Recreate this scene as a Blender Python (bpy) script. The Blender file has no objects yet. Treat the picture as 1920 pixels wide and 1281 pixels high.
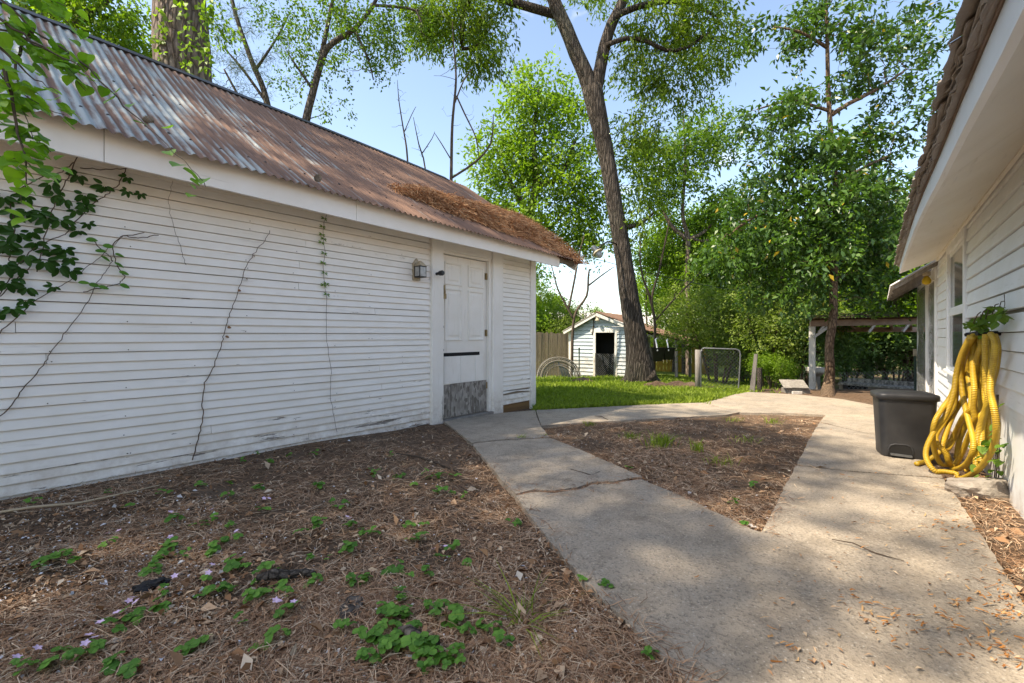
import bpy, math, random
import numpy as np
from mathutils import Vector, Matrix, noise
from mathutils.geometry import delaunay_2d_cdt

# ------------------------------------------------------------------ camera, sky, sun, exposure
FPX, CXP, HYP = 853.0, 960.0, 628.0          # focal length, principal column and horizon row in 1920 px units
TH = math.atan(690 / 853.0)                  # the shed wall runs along +Y; the camera looks TH to its left
RX, RY = math.cos(TH), math.sin(TH)
FX, FY = -math.sin(TH), math.cos(TH)
CZ = 1.02
scene = bpy.context.scene
COL = scene.collection
cam = bpy.data.cameras.new('camera')
cam.sensor_width = 36
cam.lens = FPX / 1920 * 36
cam.shift_y = -12.5 / 1920
cam.clip_start = 0.02
cam.clip_end = 2000
camo = bpy.data.objects.new('camera', cam)
camo.location = (0, 0, CZ)
camo.rotation_euler = (math.pi / 2, 0, TH)
COL.objects.link(camo)
scene.camera = camo

SUN_EL, SUN_AZ = math.radians(54), math.atan2(-0.45, -0.893)   # azimuth measured from +Y towards +X
world = bpy.data.worlds.new('World')
scene.world = world
world.use_nodes = True
wn, wl = world.node_tree.nodes, world.node_tree.links
wn.clear()
w_out = wn.new('ShaderNodeOutputWorld')
w_bg = wn.new('ShaderNodeBackground')
w_sky = wn.new('ShaderNodeTexSky')
w_sky.sky_type = 'NISHITA'
w_sky.sun_disc = False
w_sky.sun_elevation = SUN_EL
w_sky.sun_rotation = SUN_AZ
w_sky.altitude = 50
w_sky.air_density = 1.0
w_sky.dust_density = 0.9
w_sky.ozone_density = 1.6
w_tc = wn.new('ShaderNodeTexCoord')
w_map = wn.new('ShaderNodeMapping')
w_map.inputs['Scale'].default_value = (1, 1, 2.2)
w_map.inputs['Location'].default_value = (0.35, 0.1, 0.0)
w_noise = wn.new('ShaderNodeTexNoise')
w_noise.inputs['Scale'].default_value = 2.3
w_noise.inputs['Detail'].default_value = 6
w_noise.inputs['Roughness'].default_value = 0.52
w_ramp = wn.new('ShaderNodeValToRGB')
w_ramp.color_ramp.elements[0].position = 0.63
w_ramp.color_ramp.elements[1].position = 0.78
w_ramp.color_ramp.elements[1].color = (0.75, 0.75, 0.75, 1)
w_mix = wn.new('ShaderNodeMix')
w_mix.data_type = 'RGBA'
w_mix.inputs[7].default_value = (8.5, 8.6, 9.0, 1)
wl.new(w_tc.outputs['Generated'], w_map.inputs['Vector'])
wl.new(w_map.outputs[0], w_noise.inputs['Vector'])
wl.new(w_noise.outputs[0], w_ramp.inputs[0])
wl.new(w_ramp.outputs[0], w_mix.inputs[0])
wl.new(w_sky.outputs[0], w_mix.inputs[6])
wl.new(w_mix.outputs[2], w_bg.inputs[0])
wl.new(w_bg.outputs[0], w_out.inputs[0])
w_bg.inputs[1].default_value = 0.12

sun = bpy.data.lights.new('sun', 'SUN')
sun.energy = 3.1
sun.angle = math.radians(0.53)
sun.color = (1.0, 0.94, 0.84)
suno = bpy.data.objects.new('sun', sun)
S_DIR = Vector((math.sin(SUN_AZ) * math.cos(SUN_EL), math.cos(SUN_AZ) * math.cos(SUN_EL), math.sin(SUN_EL)))
suno.rotation_euler = S_DIR.to_track_quat('Z', 'Y').to_euler()
suno.location = (-20, -20, 40)
COL.objects.link(suno)
scene.view_settings.view_transform = 'Standard'
scene.view_settings.look = 'None'
scene.view_settings.exposure = 1.70
scene.view_settings.gamma = 1.0
scene.view_settings.use_white_balance = True
scene.view_settings.white_balance_temperature = 7500
scene.cycles.max_bounces = 8
scene.cycles.diffuse_bounces = 4
scene.cycles.transmission_bounces = 6
scene.cycles.transparent_max_bounces = 8
scene.cycles.caustics_reflective = False
scene.cycles.caustics_refractive = False
scene.cycles.sample_clamp_indirect = 6

# ------------------------------------------------------------------ places
rng = np.random.default_rng(7)
random.seed(7)

def smooth(a, b, x):
    t = min(1.0, max(0.0, (x - a) / (b - a)))
    return t * t * (3 - 2 * t)

PROF = [(-60, 0.0), (4.2, 0.0), (6.0, -0.09), (8, -0.14), (10, -0.2), (12, -0.25), (16, -0.5), (20, -0.8), (30, -1.15), (60, -1.6), (400, -2.5)]
def gz(x, y):
    """height of the ground"""
    D = x * FX + y * FY
    A = x * RX + y * RY
    z = 0.0
    for (d0, z0), (d1, z1) in zip(PROF, PROF[1:]):
        if D <= d1:
            t = max(0.0, (D - d0) / (d1 - d0))
            z = z0 + (z1 - z0) * t
            break
    z -= 0.2 * smooth(10.2, 11.5, D) * smooth(0.33, 0.5, A / max(D, 0.1))
    return z

def ray(px, py):
    a = (px - CXP) / FPX
    return Vector((FX + a * RX, FY + a * RY, -(py - HYP) / FPX))

def at(px, py, D):
    """the point D metres deep along the view axis in line with a spot in the photograph"""
    d = ray(px, py)
    return Vector((d.x * D, d.y * D, CZ + d.z * D))

def g(px, py):
    d = ray(px, py)
    lo, hi = 0.3, 300.0
    t = 0.3
    while t < 300:
        if CZ + d.z * t < gz(d.x * t, d.y * t):
            hi = t
            break
        lo = t
        t *= 1.02
    for _ in range(30):
        m = (lo + hi) / 2
        if CZ + d.z * m < gz(d.x * m, d.y * m): hi = m
        else: lo = m
    return Vector((d.x * hi, d.y * hi, gz(d.x * hi, d.y * hi)))

def onx(px, py, x):
    """point on the plane X = x"""
    d = ray(px, py)
    t = x / d.x
    return Vector((x, d.y * t, CZ + d.z * t))

# ------------------------------------------------------------------ mesh helpers
class MB:
    def __init__(self):
        self.v, self.f, self.uv, self.t = [], [], [], []
    def quad(self, a, b, c, d):
        n = len(self.v); self.v += [tuple(a), tuple(b), tuple(c), tuple(d)]; self.f.append((n, n + 1, n + 2, n + 3))
    def poly(self, pts):
        n = len(self.v); self.v += [tuple(p) for p in pts]; self.f.append(tuple(range(n, n + len(pts))))
    def prism(self, prof, p0, p1, ux, uz, jit=0):
        """profile points (u, w) swept from p0 to p1 in the frame ux, uz"""
        p0, p1, ux, uz = Vector(p0), Vector(p1), Vector(ux), Vector(uz)
        n, k = len(self.v), len(prof)
        for p in (p0, p1):
            for (u, w) in prof: self.v.append(tuple(p + ux * u + uz * w))
        for i in range(k):
            j = (i + 1) % k
            self.f.append((n + i, n + j, n + k + j, n + k + i))
        self.f.append(tuple(n + i for i in reversed(range(k))))
        self.f.append(tuple(n + k + i for i in range(k)))
        return self
    def box(self, lo, hi):
        x0, y0, z0 = lo; x1, y1, z1 = hi
        return self.prism([(x0, y0), (x1, y0), (x1, y1), (x0, y1)], (0, 0, z0), (0, 0, z1), (1, 0, 0), (0, 1, 0))
    def cbox(self, lo, hi, b=0.006):
        """box with chamfered upright and top edges"""
        x0, y0, z0 = lo; x1, y1, z1 = hi
        def ring(i, z): return [(x0 + i + b, y0 + i, z), (x1 - i - b, y0 + i, z), (x1 - i, y0 + i + b, z), (x1 - i, y1 - i - b, z), (x1 - i - b, y1 - i, z), (x0 + i + b, y1 - i, z), (x0 + i, y1 - i - b, z), (x0 + i, y0 + i + b, z)]
        return self.loft([ring(b * .6, z0), ring(0, z0 + b), ring(0, z1 - b), ring(b * .6, z1)])
    def loft(self, rings, cap=True):
        n, k = len(self.v), len(rings[0])
        for r in rings: self.v += [tuple(p) for p in r]
        for a in range(len(rings) - 1):
            for i in range(k):
                j = (i + 1) % k
                self.f.append((n + a * k + i, n + a * k + j, n + (a + 1) * k + j, n + (a + 1) * k + i))
        if cap:
            self.f.append(tuple(n + i for i in reversed(range(k))))
            self.f.append(tuple(n + (len(rings) - 1) * k + i for i in range(k)))
        return self
    def beam(self, p0, p1, w, h, up=(0, 0, 1)):
        p0, p1 = Vector(p0), Vector(p1)
        d = (p1 - p0).normalized()
        s = d.cross(Vector(up))
        if s.length < 1e-4: s = d.cross(Vector((0, 1, 0)))
        s.normalize(); u = s.cross(d)
        return self.prism([(-w / 2, -h / 2), (w / 2, -h / 2), (w / 2, h / 2), (-w / 2, h / 2)], p0, p1, s, u)
    def tube(self, pts, rad, k=6, cap=True, rough=0.0, rnd=None):
        pts = [Vector(p) for p in pts]
        if not hasattr(rad, '__len__'): rad = [rad] * len(pts)
        n0 = len(self.v); prev = None
        for i, p in enumerate(pts):
            d = (pts[min(i + 1, len(pts) - 1)] - pts[max(i - 1, 0)])
            if d.length < 1e-7: d = Vector((0, 0, 1))
            d.normalize()
            if prev is None:
                prev = d.orthogonal().normalized()
            prev = (prev - d * prev.dot(d))
            if prev.length < 1e-5: prev = d.orthogonal()
            prev.normalize(); b = d.cross(prev)
            for j in range(k):
                a = 2 * math.pi * j / k
                r = rad[i]
                if rough and rnd is not None: r *= 1 + rough * (rnd.random() - .5)
                self.v.append(tuple(p + (prev * math.cos(a) + b * math.sin(a)) * r))
        for i in range(len(pts) - 1):
            for j in range(k):
                j2 = (j + 1) % k
                self.f.append((n0 + i * k + j, n0 + i * k + j2, n0 + (i + 1) * k + j2, n0 + (i + 1) * k + j))
        if cap:
            self.f.append(tuple(n0 + j for j in reversed(range(k))))
            e = n0 + (len(pts) - 1) * k
            self.f.append(tuple(e + j for j in range(k)))
        return self
    def lathe(self, prof, c, k=20, axis='z'):
        """profile (r, h) turned about a vertical axis at c"""
        rings = []
        for r, h in prof:
            ring = []
            for j in range(k):
                a = 2 * math.pi * j / k
                u, w = r * math.cos(a), r * math.sin(a)
                ring.append((c[0] + u, c[1] + w, c[2] + h) if axis == 'z' else ((c[0] + h, c[1] + u, c[2] + w) if axis == 'x' else (c[0] + u, c[1] + h, c[2] - w)))
            rings.append(ring)
        return self.loft(rings)
    def mesh(self, name, smooth=False):
        me = bpy.data.meshes.new(name)
        me.from_pydata(self.v, [], self.f)
        me.validate()
        if smooth:
            me.polygons.foreach_set('use_smooth', [True] * len(me.polygons))
        return me

ROOT = {}
def link(o):
    COL.objects.link(o); return o
def tag(o, label=None, cat=None, group=None, kind=None):
    if label: o['label'] = label
    if cat: o['category'] = cat
    if group: o['group'] = group
    if kind: o['kind'] = kind
    return o
def thing(name, label, cat, loc=(0, 0, 0), rotz=0.0, group=None, kind=None):
    o = bpy.data.objects.new(name, None)
    o.empty_display_size = 0.1
    o.location = loc; o.rotation_euler = (0, 0, rotz)
    link(o)
    ROOT[o] = Matrix.Translation(Vector(loc)) @ Matrix.Rotation(rotz, 4, 'Z')
    return tag(o, label, cat, group, kind)
def obj(name, src, mat, parent=None, smooth=False, local=False, kind=None):
    """one mesh object; world coordinates unless local (coordinates of the thing's Empty)"""
    me = src.mesh(name, smooth) if isinstance(src, MB) else src
    if mat is not None and len(me.materials) == 0: me.materials.append(mat)
    o = bpy.data.objects.new(name, me); link(o)
    if parent is not None:
        o.parent = parent
        m = ROOT.get(parent)
        if m is not None:
            ROOT[o] = m
            if not local: me.transform(m.inverted())
    if kind: o['kind'] = kind
    return o
def inst(name, me, parent, loc=(0, 0, 0), rot=(0, 0, 0), scale=(1, 1, 1), world=True):
    o = bpy.data.objects.new(name, me); link(o)
    if parent is not None:
        o.parent = parent
        m = ROOT.get(parent)
        if m is not None:
            ROOT[o] = m
            if world: loc = m.inverted() @ Vector(loc)
    o.location = loc; o.rotation_euler = rot; o.scale = scale
    return o
def np_mesh(name, V, F, mat, tone=None, smooth=False):
    """V (n,3), F (m,k) arrays"""
    me = bpy.data.meshes.new(name)
    V = np.asarray(V, np.float32); F = np.asarray(F, np.int32)
    m, k = F.shape
    me.vertices.add(len(V)); me.vertices.foreach_set('co', V.ravel())
    me.loops.add(m * k); me.loops.foreach_set('vertex_index', F.ravel())
    me.polygons.add(m); me.polygons.foreach_set('loop_start', np.arange(0, m * k, k, dtype=np.int32))
    me.polygons.foreach_set('loop_total', np.full(m, k, np.int32))
    if smooth: me.polygons.foreach_set('use_smooth', np.ones(m, bool))
    if tone is not None:
        a = me.attributes.new('tone', 'FLOAT', 'FACE'); a.data.foreach_set('value', np.asarray(tone, np.float32))
    me.update(calc_edges=True)
    if mat is not None: me.materials.append(mat)
    return me
def unit(a):
    return a / np.maximum(np.linalg.norm(a, axis=1, keepdims=True), 1e-9)

# ------------------------------------------------------------------ materials
class NT:
    def __init__(self, name):
        self.m = bpy.data.materials.new(name); self.m.use_nodes = True
        self.n, self.l = self.m.node_tree.nodes, self.m.node_tree.links
        self.b = self.n['Principled BSDF']; self.out = self.n['Material Output']
        self.tc = self.n.new('ShaderNodeTexCoord')
        self.geo = self.n.new('ShaderNodeNewGeometry')
    def link(self, a, b): self.l.new(a, b)
    def pos(self, scale=(1, 1, 1), obj=False):
        mp = self.n.new('ShaderNodeMapping'); mp.inputs['Scale'].default_value = scale
        self.link(self.tc.outputs['Object'] if obj else self.geo.outputs['Position'], mp.inputs['Vector'])
        return mp.outputs[0]
    def noise(self, vec, scale, detail=4, rough=0.55, dist=0.0):
        t = self.n.new('ShaderNodeTexNoise'); t.inputs['Scale'].default_value = scale
        t.inputs['Detail'].default_value = detail; t.inputs['Roughness'].default_value = rough
        t.inputs['Distortion'].default_value = dist
        if vec is not None: self.link(vec, t.inputs['Vector'])
        return t.outputs[0]
    def vor(self, vec, scale, feature='F1', out='Distance'):
        t = self.n.new('ShaderNodeTexVoronoi'); t.feature = feature; t.inputs['Scale'].default_value = scale
        self.link(vec, t.inputs['Vector']); return t.outputs[out]
    def ramp(self, fac, stops, interp='LINEAR'):
        r = self.n.new('ShaderNodeValToRGB'); r.color_ramp.interpolation = interp
        e = r.color_ramp.elements
        while len(e) < len(stops): e.new(0.5)
        for q, (p, c) in zip(e, stops):
            q.position = p; q.color = (c, c, c, 1) if not hasattr(c, '__len__') else (*c, 1)
        self.link(fac, r.inputs[0]); return r.outputs[0]
    def mix(self, fac, a, b, mode='MIX'):
        m = self.n.new('ShaderNodeMix'); m.data_type = 'RGBA'; m.blend_type = mode
        for sock, v in ((m.inputs[0], fac), (m.inputs[6], a), (m.inputs[7], b)):
            if isinstance(v, (int, float)): sock.default_value = v
            elif isinstance(v, tuple): sock.default_value = (*v, 1)
            else: self.link(v, sock)
        return m.outputs[2]
    def math(self, op, a, b=None):
        m = self.n.new('ShaderNodeMath'); m.operation = op
        for i, v in enumerate((a, b)):
            if v is None: continue
            if isinstance(v, (int, float)): m.inputs[i].default_value = v
            else: self.link(v, m.inputs[i])
        return m.outputs[0]
    def xyz(self, vec):
        s = self.n.new('ShaderNodeSeparateXYZ'); self.link(vec, s.inputs[0]); return s.outputs
    def attr(self, name):
        a = self.n.new('ShaderNodeAttribute'); a.attribute_name = name; return a
    def rnd(self):
        o = self.n.new('ShaderNodeObjectInfo'); return o.outputs['Random']
    def bump(self, h, dist=0.01, strength=1.0, prev=None):
        b = self.n.new('ShaderNodeBump'); b.inputs['Strength'].default_value = strength; b.inputs['Distance'].default_value = dist
        self.link(h, b.inputs['Height'])
        if prev is not None: self.link(prev, b.inputs['Normal'])
        self.link(b.outputs[0], self.b.inputs['Normal']); return b.outputs[0]
    def set(self, color=None, rough=None, metal=None, spec=None):
        for k, v in (('Base Color', color), ('Roughness', rough), ('Metallic', metal), ('Specular IOR Level', spec)):
            if v is None: continue
            s = self.b.inputs[k]
            if isinstance(v, (int, float)): s.default_value = v
            elif isinstance(v, tuple): s.default_value = (*v, 1)
            else: self.link(v, s)
        return self

def paint(name, base, dirt=(0.30, 0.26, 0.20), wear=0.55, wood=(0.23, 0.20, 0.17), along='y', amount=0.5):
    """old paint over timber: mottled, dusty, flaked in streaks along the grain"""
    t = NT(name); r = t.rnd()
    off = t.n.new('ShaderNodeVectorMath'); off.operation = 'ADD'
    sc = t.n.new('ShaderNodeCombineXYZ')
    for i in range(3): t.link(t.math('MULTIPLY', r, 13.7 + 5 * i), sc.inputs[i])
    t.link(t.geo.outputs['Position'], off.inputs[0]); t.link(sc.outputs[0], off.inputs[1])
    def P(s):
        mp = t.n.new('ShaderNodeMapping'); mp.inputs['Scale'].default_value = s; t.link(off.outputs[0], mp.inputs[0]); return mp.outputs[0]
    grain = {'y': (14, 1.2, 14), 'z': (14, 14, 1.2), 'x': (1.2, 14, 14)}[along]
    mott = t.noise(P((1, 1, 1)), 3.0, 5, .6)
    fine = t.noise(P(grain), 2.2, 5, .65)
    c = t.mix(t.ramp(mott, [(.35, 0.0), (.8, 1.0)]), base, tuple(b * k for b, k in zip(base, (.90, .885, .85))))
    c = t.mix(t.ramp(fine, [(.60, 0.0), (.74, .28)]), c, dirt)
    flake = t.noise(P(tuple(g_ * .9 for g_ in grain)), 1.6, 6, .7)
    zone = t.noise(P((1, 1, 1)), 1.3, 2, .5)
    z = t.xyz(t.geo.outputs['Position'])[2]
    low = t.ramp(z, [(0.0, .10), (0.55, 0.0)])
    f = t.math('ADD', t.math('ADD', flake, t.math('MULTIPLY', zone, .22)), low)
    lim = 0.93 - 0.12 * amount
    splash = t.math('MULTIPLY', t.ramp(z, [(0.0, .62), (.30, 0.0)]), t.ramp(t.noise(P((1, 1, 1)), 7.0, 5, .7), [(.38, 0.0), (.66, 1.0)]))
    c = t.mix(splash, c, (.36, .27, .19))
    fl = t.ramp(f, [(lim - .008, 0.0), (lim + .008, 1.0)])
    t.set(t.mix(fl, c, wood), t.mix(fl, (.5, .5, .5), (.9, .9, .9)), spec=.35)
    t.bump(t.math('SUBTRACT', t.math('MULTIPLY', fine, .35), fl), .0012, .6)
    return t.m

def plain(name, col, rough=.6, metal=0., var=.15, scale=8, bump=0.0, spec=.4):
    t = NT(name)
    n = t.noise(t.pos(), scale, 5, .6)
    t.set(t.mix(t.ramp(n, [(.3, 0.), (.75, 1.)]), col, tuple(c * (1 - var) for c in col)), rough, metal, spec)
    if bump: t.bump(n, bump, .8)
    return t.m

def weathered(name, a, b, along='z', bump=.003, k=9):
    t = NT(name)
    s = {'y': (k, .6, k), 'z': (k, k, .6), 'x': (.6, k, k), 'n': (k / 2, k / 2, k / 2)}[along]
    r = t.rnd()
    n = t.noise(t.pos(s), 2.0, 6, .65)
    c = t.mix(t.ramp(n, [(.3, 0.), (.7, 1.)]), a, b)
    c = t.mix(t.math('MULTIPLY', r, .35), c, tuple(x * .6 for x in b))
    t.set(c, .88, spec=.2); t.bump(n, bump, .9)
    return t.m

def leafmat(name, dark, light, trans=.38, rough=.5, yellow=None, spec=.3):
    t = NT(name)
    at_ = t.attr('tone').outputs['Fac']
    r = t.rnd()
    stops = [(0.0, dark), (.75, light)]
    if yellow: stops += [(.955, light), (.97, yellow)]
    c = t.ramp(at_, stops)
    c = t.mix(t.math('MULTIPLY', r, .25), c, tuple(x * .75 for x in light))
    t.set(c, rough, spec=spec)
    tr = t.n.new('ShaderNodeBsdfTranslucent')
    t.link(t.mix(1.0, c, (1.2, 1.36, .5), 'MULTIPLY'), tr.inputs[0])
    mx = t.n.new('ShaderNodeMixShader'); mx.inputs[0].default_value = trans
    t.link(t.b.outputs[0], mx.inputs[1]); t.link(tr.outputs[0], mx.inputs[2]); t.link(mx.outputs[0], t.out.inputs[0])
    return t.m

def tonemat(name, stops, rough=.85, interp='LINEAR', spec=.2):
    t = NT(name); t.set(t.ramp(t.attr('tone').outputs['Fac'], stops, interp), rough, spec=spec); return t.m

def bark(name, a, b, sx=7, sz=1.4, bump=.03, obj_=False):
    t = NT(name)
    p = t.pos((sx, sx, sz))
    d = t.n.new('ShaderNodeMix'); d.data_type = 'RGBA'; d.blend_type = 'LINEAR_LIGHT'; d.inputs[0].default_value = .24
    nz = t.n.new('ShaderNodeTexNoise'); nz.inputs['Scale'].default_value = 1.4; nz.inputs['Detail'].default_value = 5
    t.link(p, nz.inputs['Vector']); t.link(p, d.inputs[6]); t.link(nz.outputs['Color'], d.inputs[7])
    v = t.vor(d.outputs[2], 1.6, 'DISTANCE_TO_EDGE')
    n = t.noise(p, 4, 5, .6)
    h = t.math('MULTIPLY', t.ramp(v, [(0.0, 0.0), (.26, 1.0)]), t.ramp(t.noise(p, 2.2, 6, .7), [(.3, .5), (.6, 1.0)]))
    c = t.mix(h, tuple(x * .35 for x in a), t.mix(n, a, b))
    big = t.noise(t.pos(), 1.1, 3)
    c = t.mix(t.ramp(big, [(.55, 0.), (.75, .35)]), c, (.16, .17, .12))
    t.set(c, .92, spec=.15)
    t.bump(t.math('ADD', h, t.math('MULTIPLY', n, .4)), bump, 1.0)
    return t.m

MT = {}
MT['shed_paint'] = paint('shed_paint', (.85, .815, .755), amount=.95)
MT['shed_trim'] = paint('shed_trim', (.82, .79, .735), along='z', amount=.75)
MT['fascia'] = paint('fascia', (.84, .805, .75), along='y', amount=.05)
MT['door'] = paint('door_paint', (.81, .775, .71), along='z', amount=.7)
MT['house_paint'] = paint('house_paint', (.82, .825, .825), along='y', amount=.05)
MT['soffit'] = paint('soffit_paint', (.80, .755, .68), along='y', amount=.1)
MT['blue_paint'] = paint('blue_paint', (.40, .46, .50), along='x', amount=1.4, wood=(.30, .29, .27))
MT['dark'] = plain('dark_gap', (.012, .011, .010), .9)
MT['sheath'] = plain('old_sheathing', (.10, .075, .05), .9, var=.4)
MT['sill'] = weathered('rotten_sill', (.30, .17, .07), (.13, .075, .04), 'y')
MT['osb'] = None
MT['black_plastic'] = plain('black_plastic', (.012, .012, .013), .35)
MT['brass'] = plain('aged_brass', (.36, .27, .14), .45, .7, .4, 40)
MT['cream_metal'] = plain('cream_metal', (.52, .43, .30), .5, 0, .4, 30)
MT['iron'] = plain('dark_iron', (.03, .028, .026), .5, .6, .3)
MT['galv'] = plain('galvanised_steel', (.20, .205, .21), .5, .7, .35, 14)
MT['frosted'] = plain('dusty_glass', (.45, .45, .43), .15, 0, .5, 18)
MT['grey_wood'] = weathered('grey_wood', (.36, .33, .29), (.17, .15, .13), 'z')
MT['fence_wood'] = weathered('fence_wood', (.30, .235, .165), (.15, .115, .08), 'z')
MT['yellow_fence'] = weathered('ochre_fence_boards', (.50, .33, .055), (.36, .22, .04), 'z')
MT['beam_wood'] = weathered('brown_beam', (.44, .32, .24), (.29, .20, .15), 'n')
MT['post_paint'] = paint('post_paint', (.62, .60, .57), along='z', amount=1.0)
MT['twig'] = weathered('twig_bark', (.115, .085, .062), (.06, .045, .034), 'n')
MT['vine'] = weathered('dry_vine', (.17, .11, .07), (.07, .045, .03), 'n')
MT['rope'] = plain('pale_stick', (.46, .36, .24), .8, 0, .3, 12)
MT['oak_bark'] = bark('oak_bark', (.095, .077, .063), (.19, .158, .132), 11, 1.4, .045)
MT['pine_bark'] = bark('pine_bark', (.20, .15, .12), (.34, .28, .24), 6, 1.6, .03)
MT['grey_bark'] = bark('grey_bark', (.12, .10, .085), (.22, .19, .16), 12, 3, .012)
MT['red_bark'] = bark('reddish_bark', (.16, .10, .065), (.30, .22, .15), 14, 5, .006)
MT['leaf_oak'] = leafmat('oak_leaf', (.075, .125, .018), (.20, .30, .036), .5)
MT['leaf_bright'] = leafmat('spring_leaf', (.090, .175, .020), (.235, .36, .042), .5)
MT['leaf_mid'] = leafmat('mid_leaf', (.060, .13, .020), (.15, .25, .036), .44)
MT['leaf_dark'] = leafmat('laurel_leaf', (.034, .085, .018), (.095, .185, .032), .34, .36, (.46, .32, .04), .5)
MT['leaf_shrub'] = leafmat('shrub_leaf', (.085, .145, .032), (.24, .31, .065), .45)
MT['leaf_blue'] = leafmat('blue_green_leaf', (.070, .135, .055), (.16, .26, .10), .45)
MT['leaf_pine'] = leafmat('pine_needle', (.035, .060, .022), (.085, .12, .040), .2)
MT['leaf_ivy'] = leafmat('creeper_leaf', (.016, .062, .010), (.040, .125, .020), .28, .45)
MT['leaf_redbud'] = leafmat('heart_leaf', (.085, .21, .022), (.22, .40, .045), .45, .42)
MT['leaf_weed'] = leafmat('weed_leaf', (.065, .18, .025), (.14, .31, .045), .32, .55)
MT['grass'] = leafmat('grass_blade', (.095, .16, .018), (.29, .37, .045), .4, .55)
MT['petal'] = plain('pink_petal', (.68, .50, .66), .6)
MT['needle'] = tonemat('fallen_needles', [(0, (.14, .075, .045)), (.35, (.31, .175, .10)), (.7, (.47, .30, .185)), (1, (.62, .48, .34))])
MT['litter'] = tonemat('dead_leaves', [(0, (.12, .065, .038)), (.3, (.27, .14, .068)), (.55, (.41, .255, .15)), (.8, (.54, .41, .28)), (1, (.62, .53, .42))])
MT['orange_bits'] = tonemat('pine_catkins', [(0, (.22, .085, .025)), (.6, (.42, .18, .05)), (1, (.50, .33, .17))])
MT['white_bits'] = tonemat('pale_fragments', [(0, (.40, .36, .31)), (.6, (.62, .60, .58)), (1, (.66, .68, .74))])
MT['hose'] = None
MT['needle_base'] = plain('matted_needles', (.27, .115, .05), .95, 0, .6, 40, .01)
MT['backing'] = plain('grey_building_paper', (.34, .29, .24), .9)
MT['needle_heap'] = tonemat('heaped_needles', [(0, (.17, .07, .035)), (.4, (.38, .165, .07)), (.75, (.52, .27, .125)), (1, (.60, .39, .22))])
MT['log'] = bark('log_bark', (.075, .062, .052), (.16, .14, .12), 20, 20, .008)
MT['char'] = plain('charred_wood', (.012, .011, .012), .7, 0, .4, 30, .004)

t = NT('osb'); p = t.pos((1, 1, 1)); v = t.n.new('ShaderNodeTexVoronoi'); v.inputs['Scale'].default_value = 34
mp = t.n.new('ShaderNodeMapping'); mp.inputs['Scale'].default_value = (1, 1, .45); mp.inputs['Rotation'].default_value = (.6, 0, 0)
t.link(t.geo.outputs['Position'], mp.inputs[0]); t.link(mp.outputs[0], v.inputs['Vector'])
c = t.ramp(v.outputs['Color'], [(.2, (.14, .12, .10)), (.8, (.36, .33, .29))])
c = t.mix(t.ramp(t.noise(p, 5, 4), [(.5, 0.), (.75, .75)]), c, (.10, .085, .06))
t.set(c, .8); t.bump(v.outputs['Distance'], .003, .7); MT['osb'] = t.m

t = NT('ribbed_hose')
uv = t.attr('along').outputs['Fac']
s = t.math('SINE', t.math('MULTIPLY', uv, 2 * math.pi / .011))
n = t.noise(t.pos(), 14, 4)
c = t.mix(t.ramp(n, [(.35, 0.), (.72, 1.)]), (.57, .365, .030), (.40, .24, .022))
c = t.mix(t.ramp(s, [(0., .30), (.5, 0.)]), c, (.27, .15, .012))
t.set(c, .42); t.bump(s, .0014, .8); MT['hose'] = t.m

t = NT('rusty_tin')
P_ = t.geo.outputs['Position']; X, Y, Z = t.xyz(P_)
st = t.pos((.55, 5.5, .55)); st2 = t.pos((.8, 16, .8))
streak = t.noise(st, 1.5, 6, .62); streak2 = t.noise(st2, 1.2, 5, .6); blot = t.noise(t.pos(), 2.6, 6, .65)
crest = t.attr('crest').outputs['Fac']
left = t.ramp(Y, [(0., .0)]); mr = t.n.new('ShaderNodeMapRange'); mr.inputs[1].default_value = 0.2; mr.inputs[2].default_value = 3.2
mr.inputs[3].default_value = -.10; mr.inputs[4].default_value = .17; t.link(Y, mr.inputs[0])
f = t.math('ADD', t.math('ADD', t.math('MULTIPLY', streak, .75), t.math('MULTIPLY', streak2, .35)), mr.outputs[0])
f = t.math('SUBTRACT', t.math('ADD', f, t.math('MULTIPLY', blot, .25)), t.math('MULTIPLY', crest, .13))
zinc = t.mix(streak2, (.24, .275, .265), (.34, .36, .345))
rust = t.mix(blot, (.125, .068, .046), (.225, .135, .095))
rust = t.mix(t.ramp(streak2, [(.5, 0.), (.7, .55)]), rust, (.085, .05, .036))
k = t.ramp(f, [(.52, 0.), (.64, 1.)])
t.set(t.mix(k, zinc, rust), t.mix(k, (.6, .6, .6), (.88, .88, .88)), t.ramp(k, [(0, .12), (1, 0.)]), .3); t.bump(blot, .002, .5)
MT['tin'] = t.m

t = NT('shingle_roof'); n = t.noise(t.pos(), 90, 3, .7); n2 = t.noise(t.pos(), 5, 4); r = t.rnd()
c = t.mix(n2, (.33, .28, .245), (.46, .41, .365)); c = t.mix(t.math('MULTIPLY', r, .4), c, (.13, .105, .09))
t.set(t.mix(t.ramp(n, [(.4, 0.), (.7, .4)]), c, (.42, .39, .36)), .95, spec=.1); t.bump(n, .002, .8); MT['shingle'] = t.m

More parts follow.
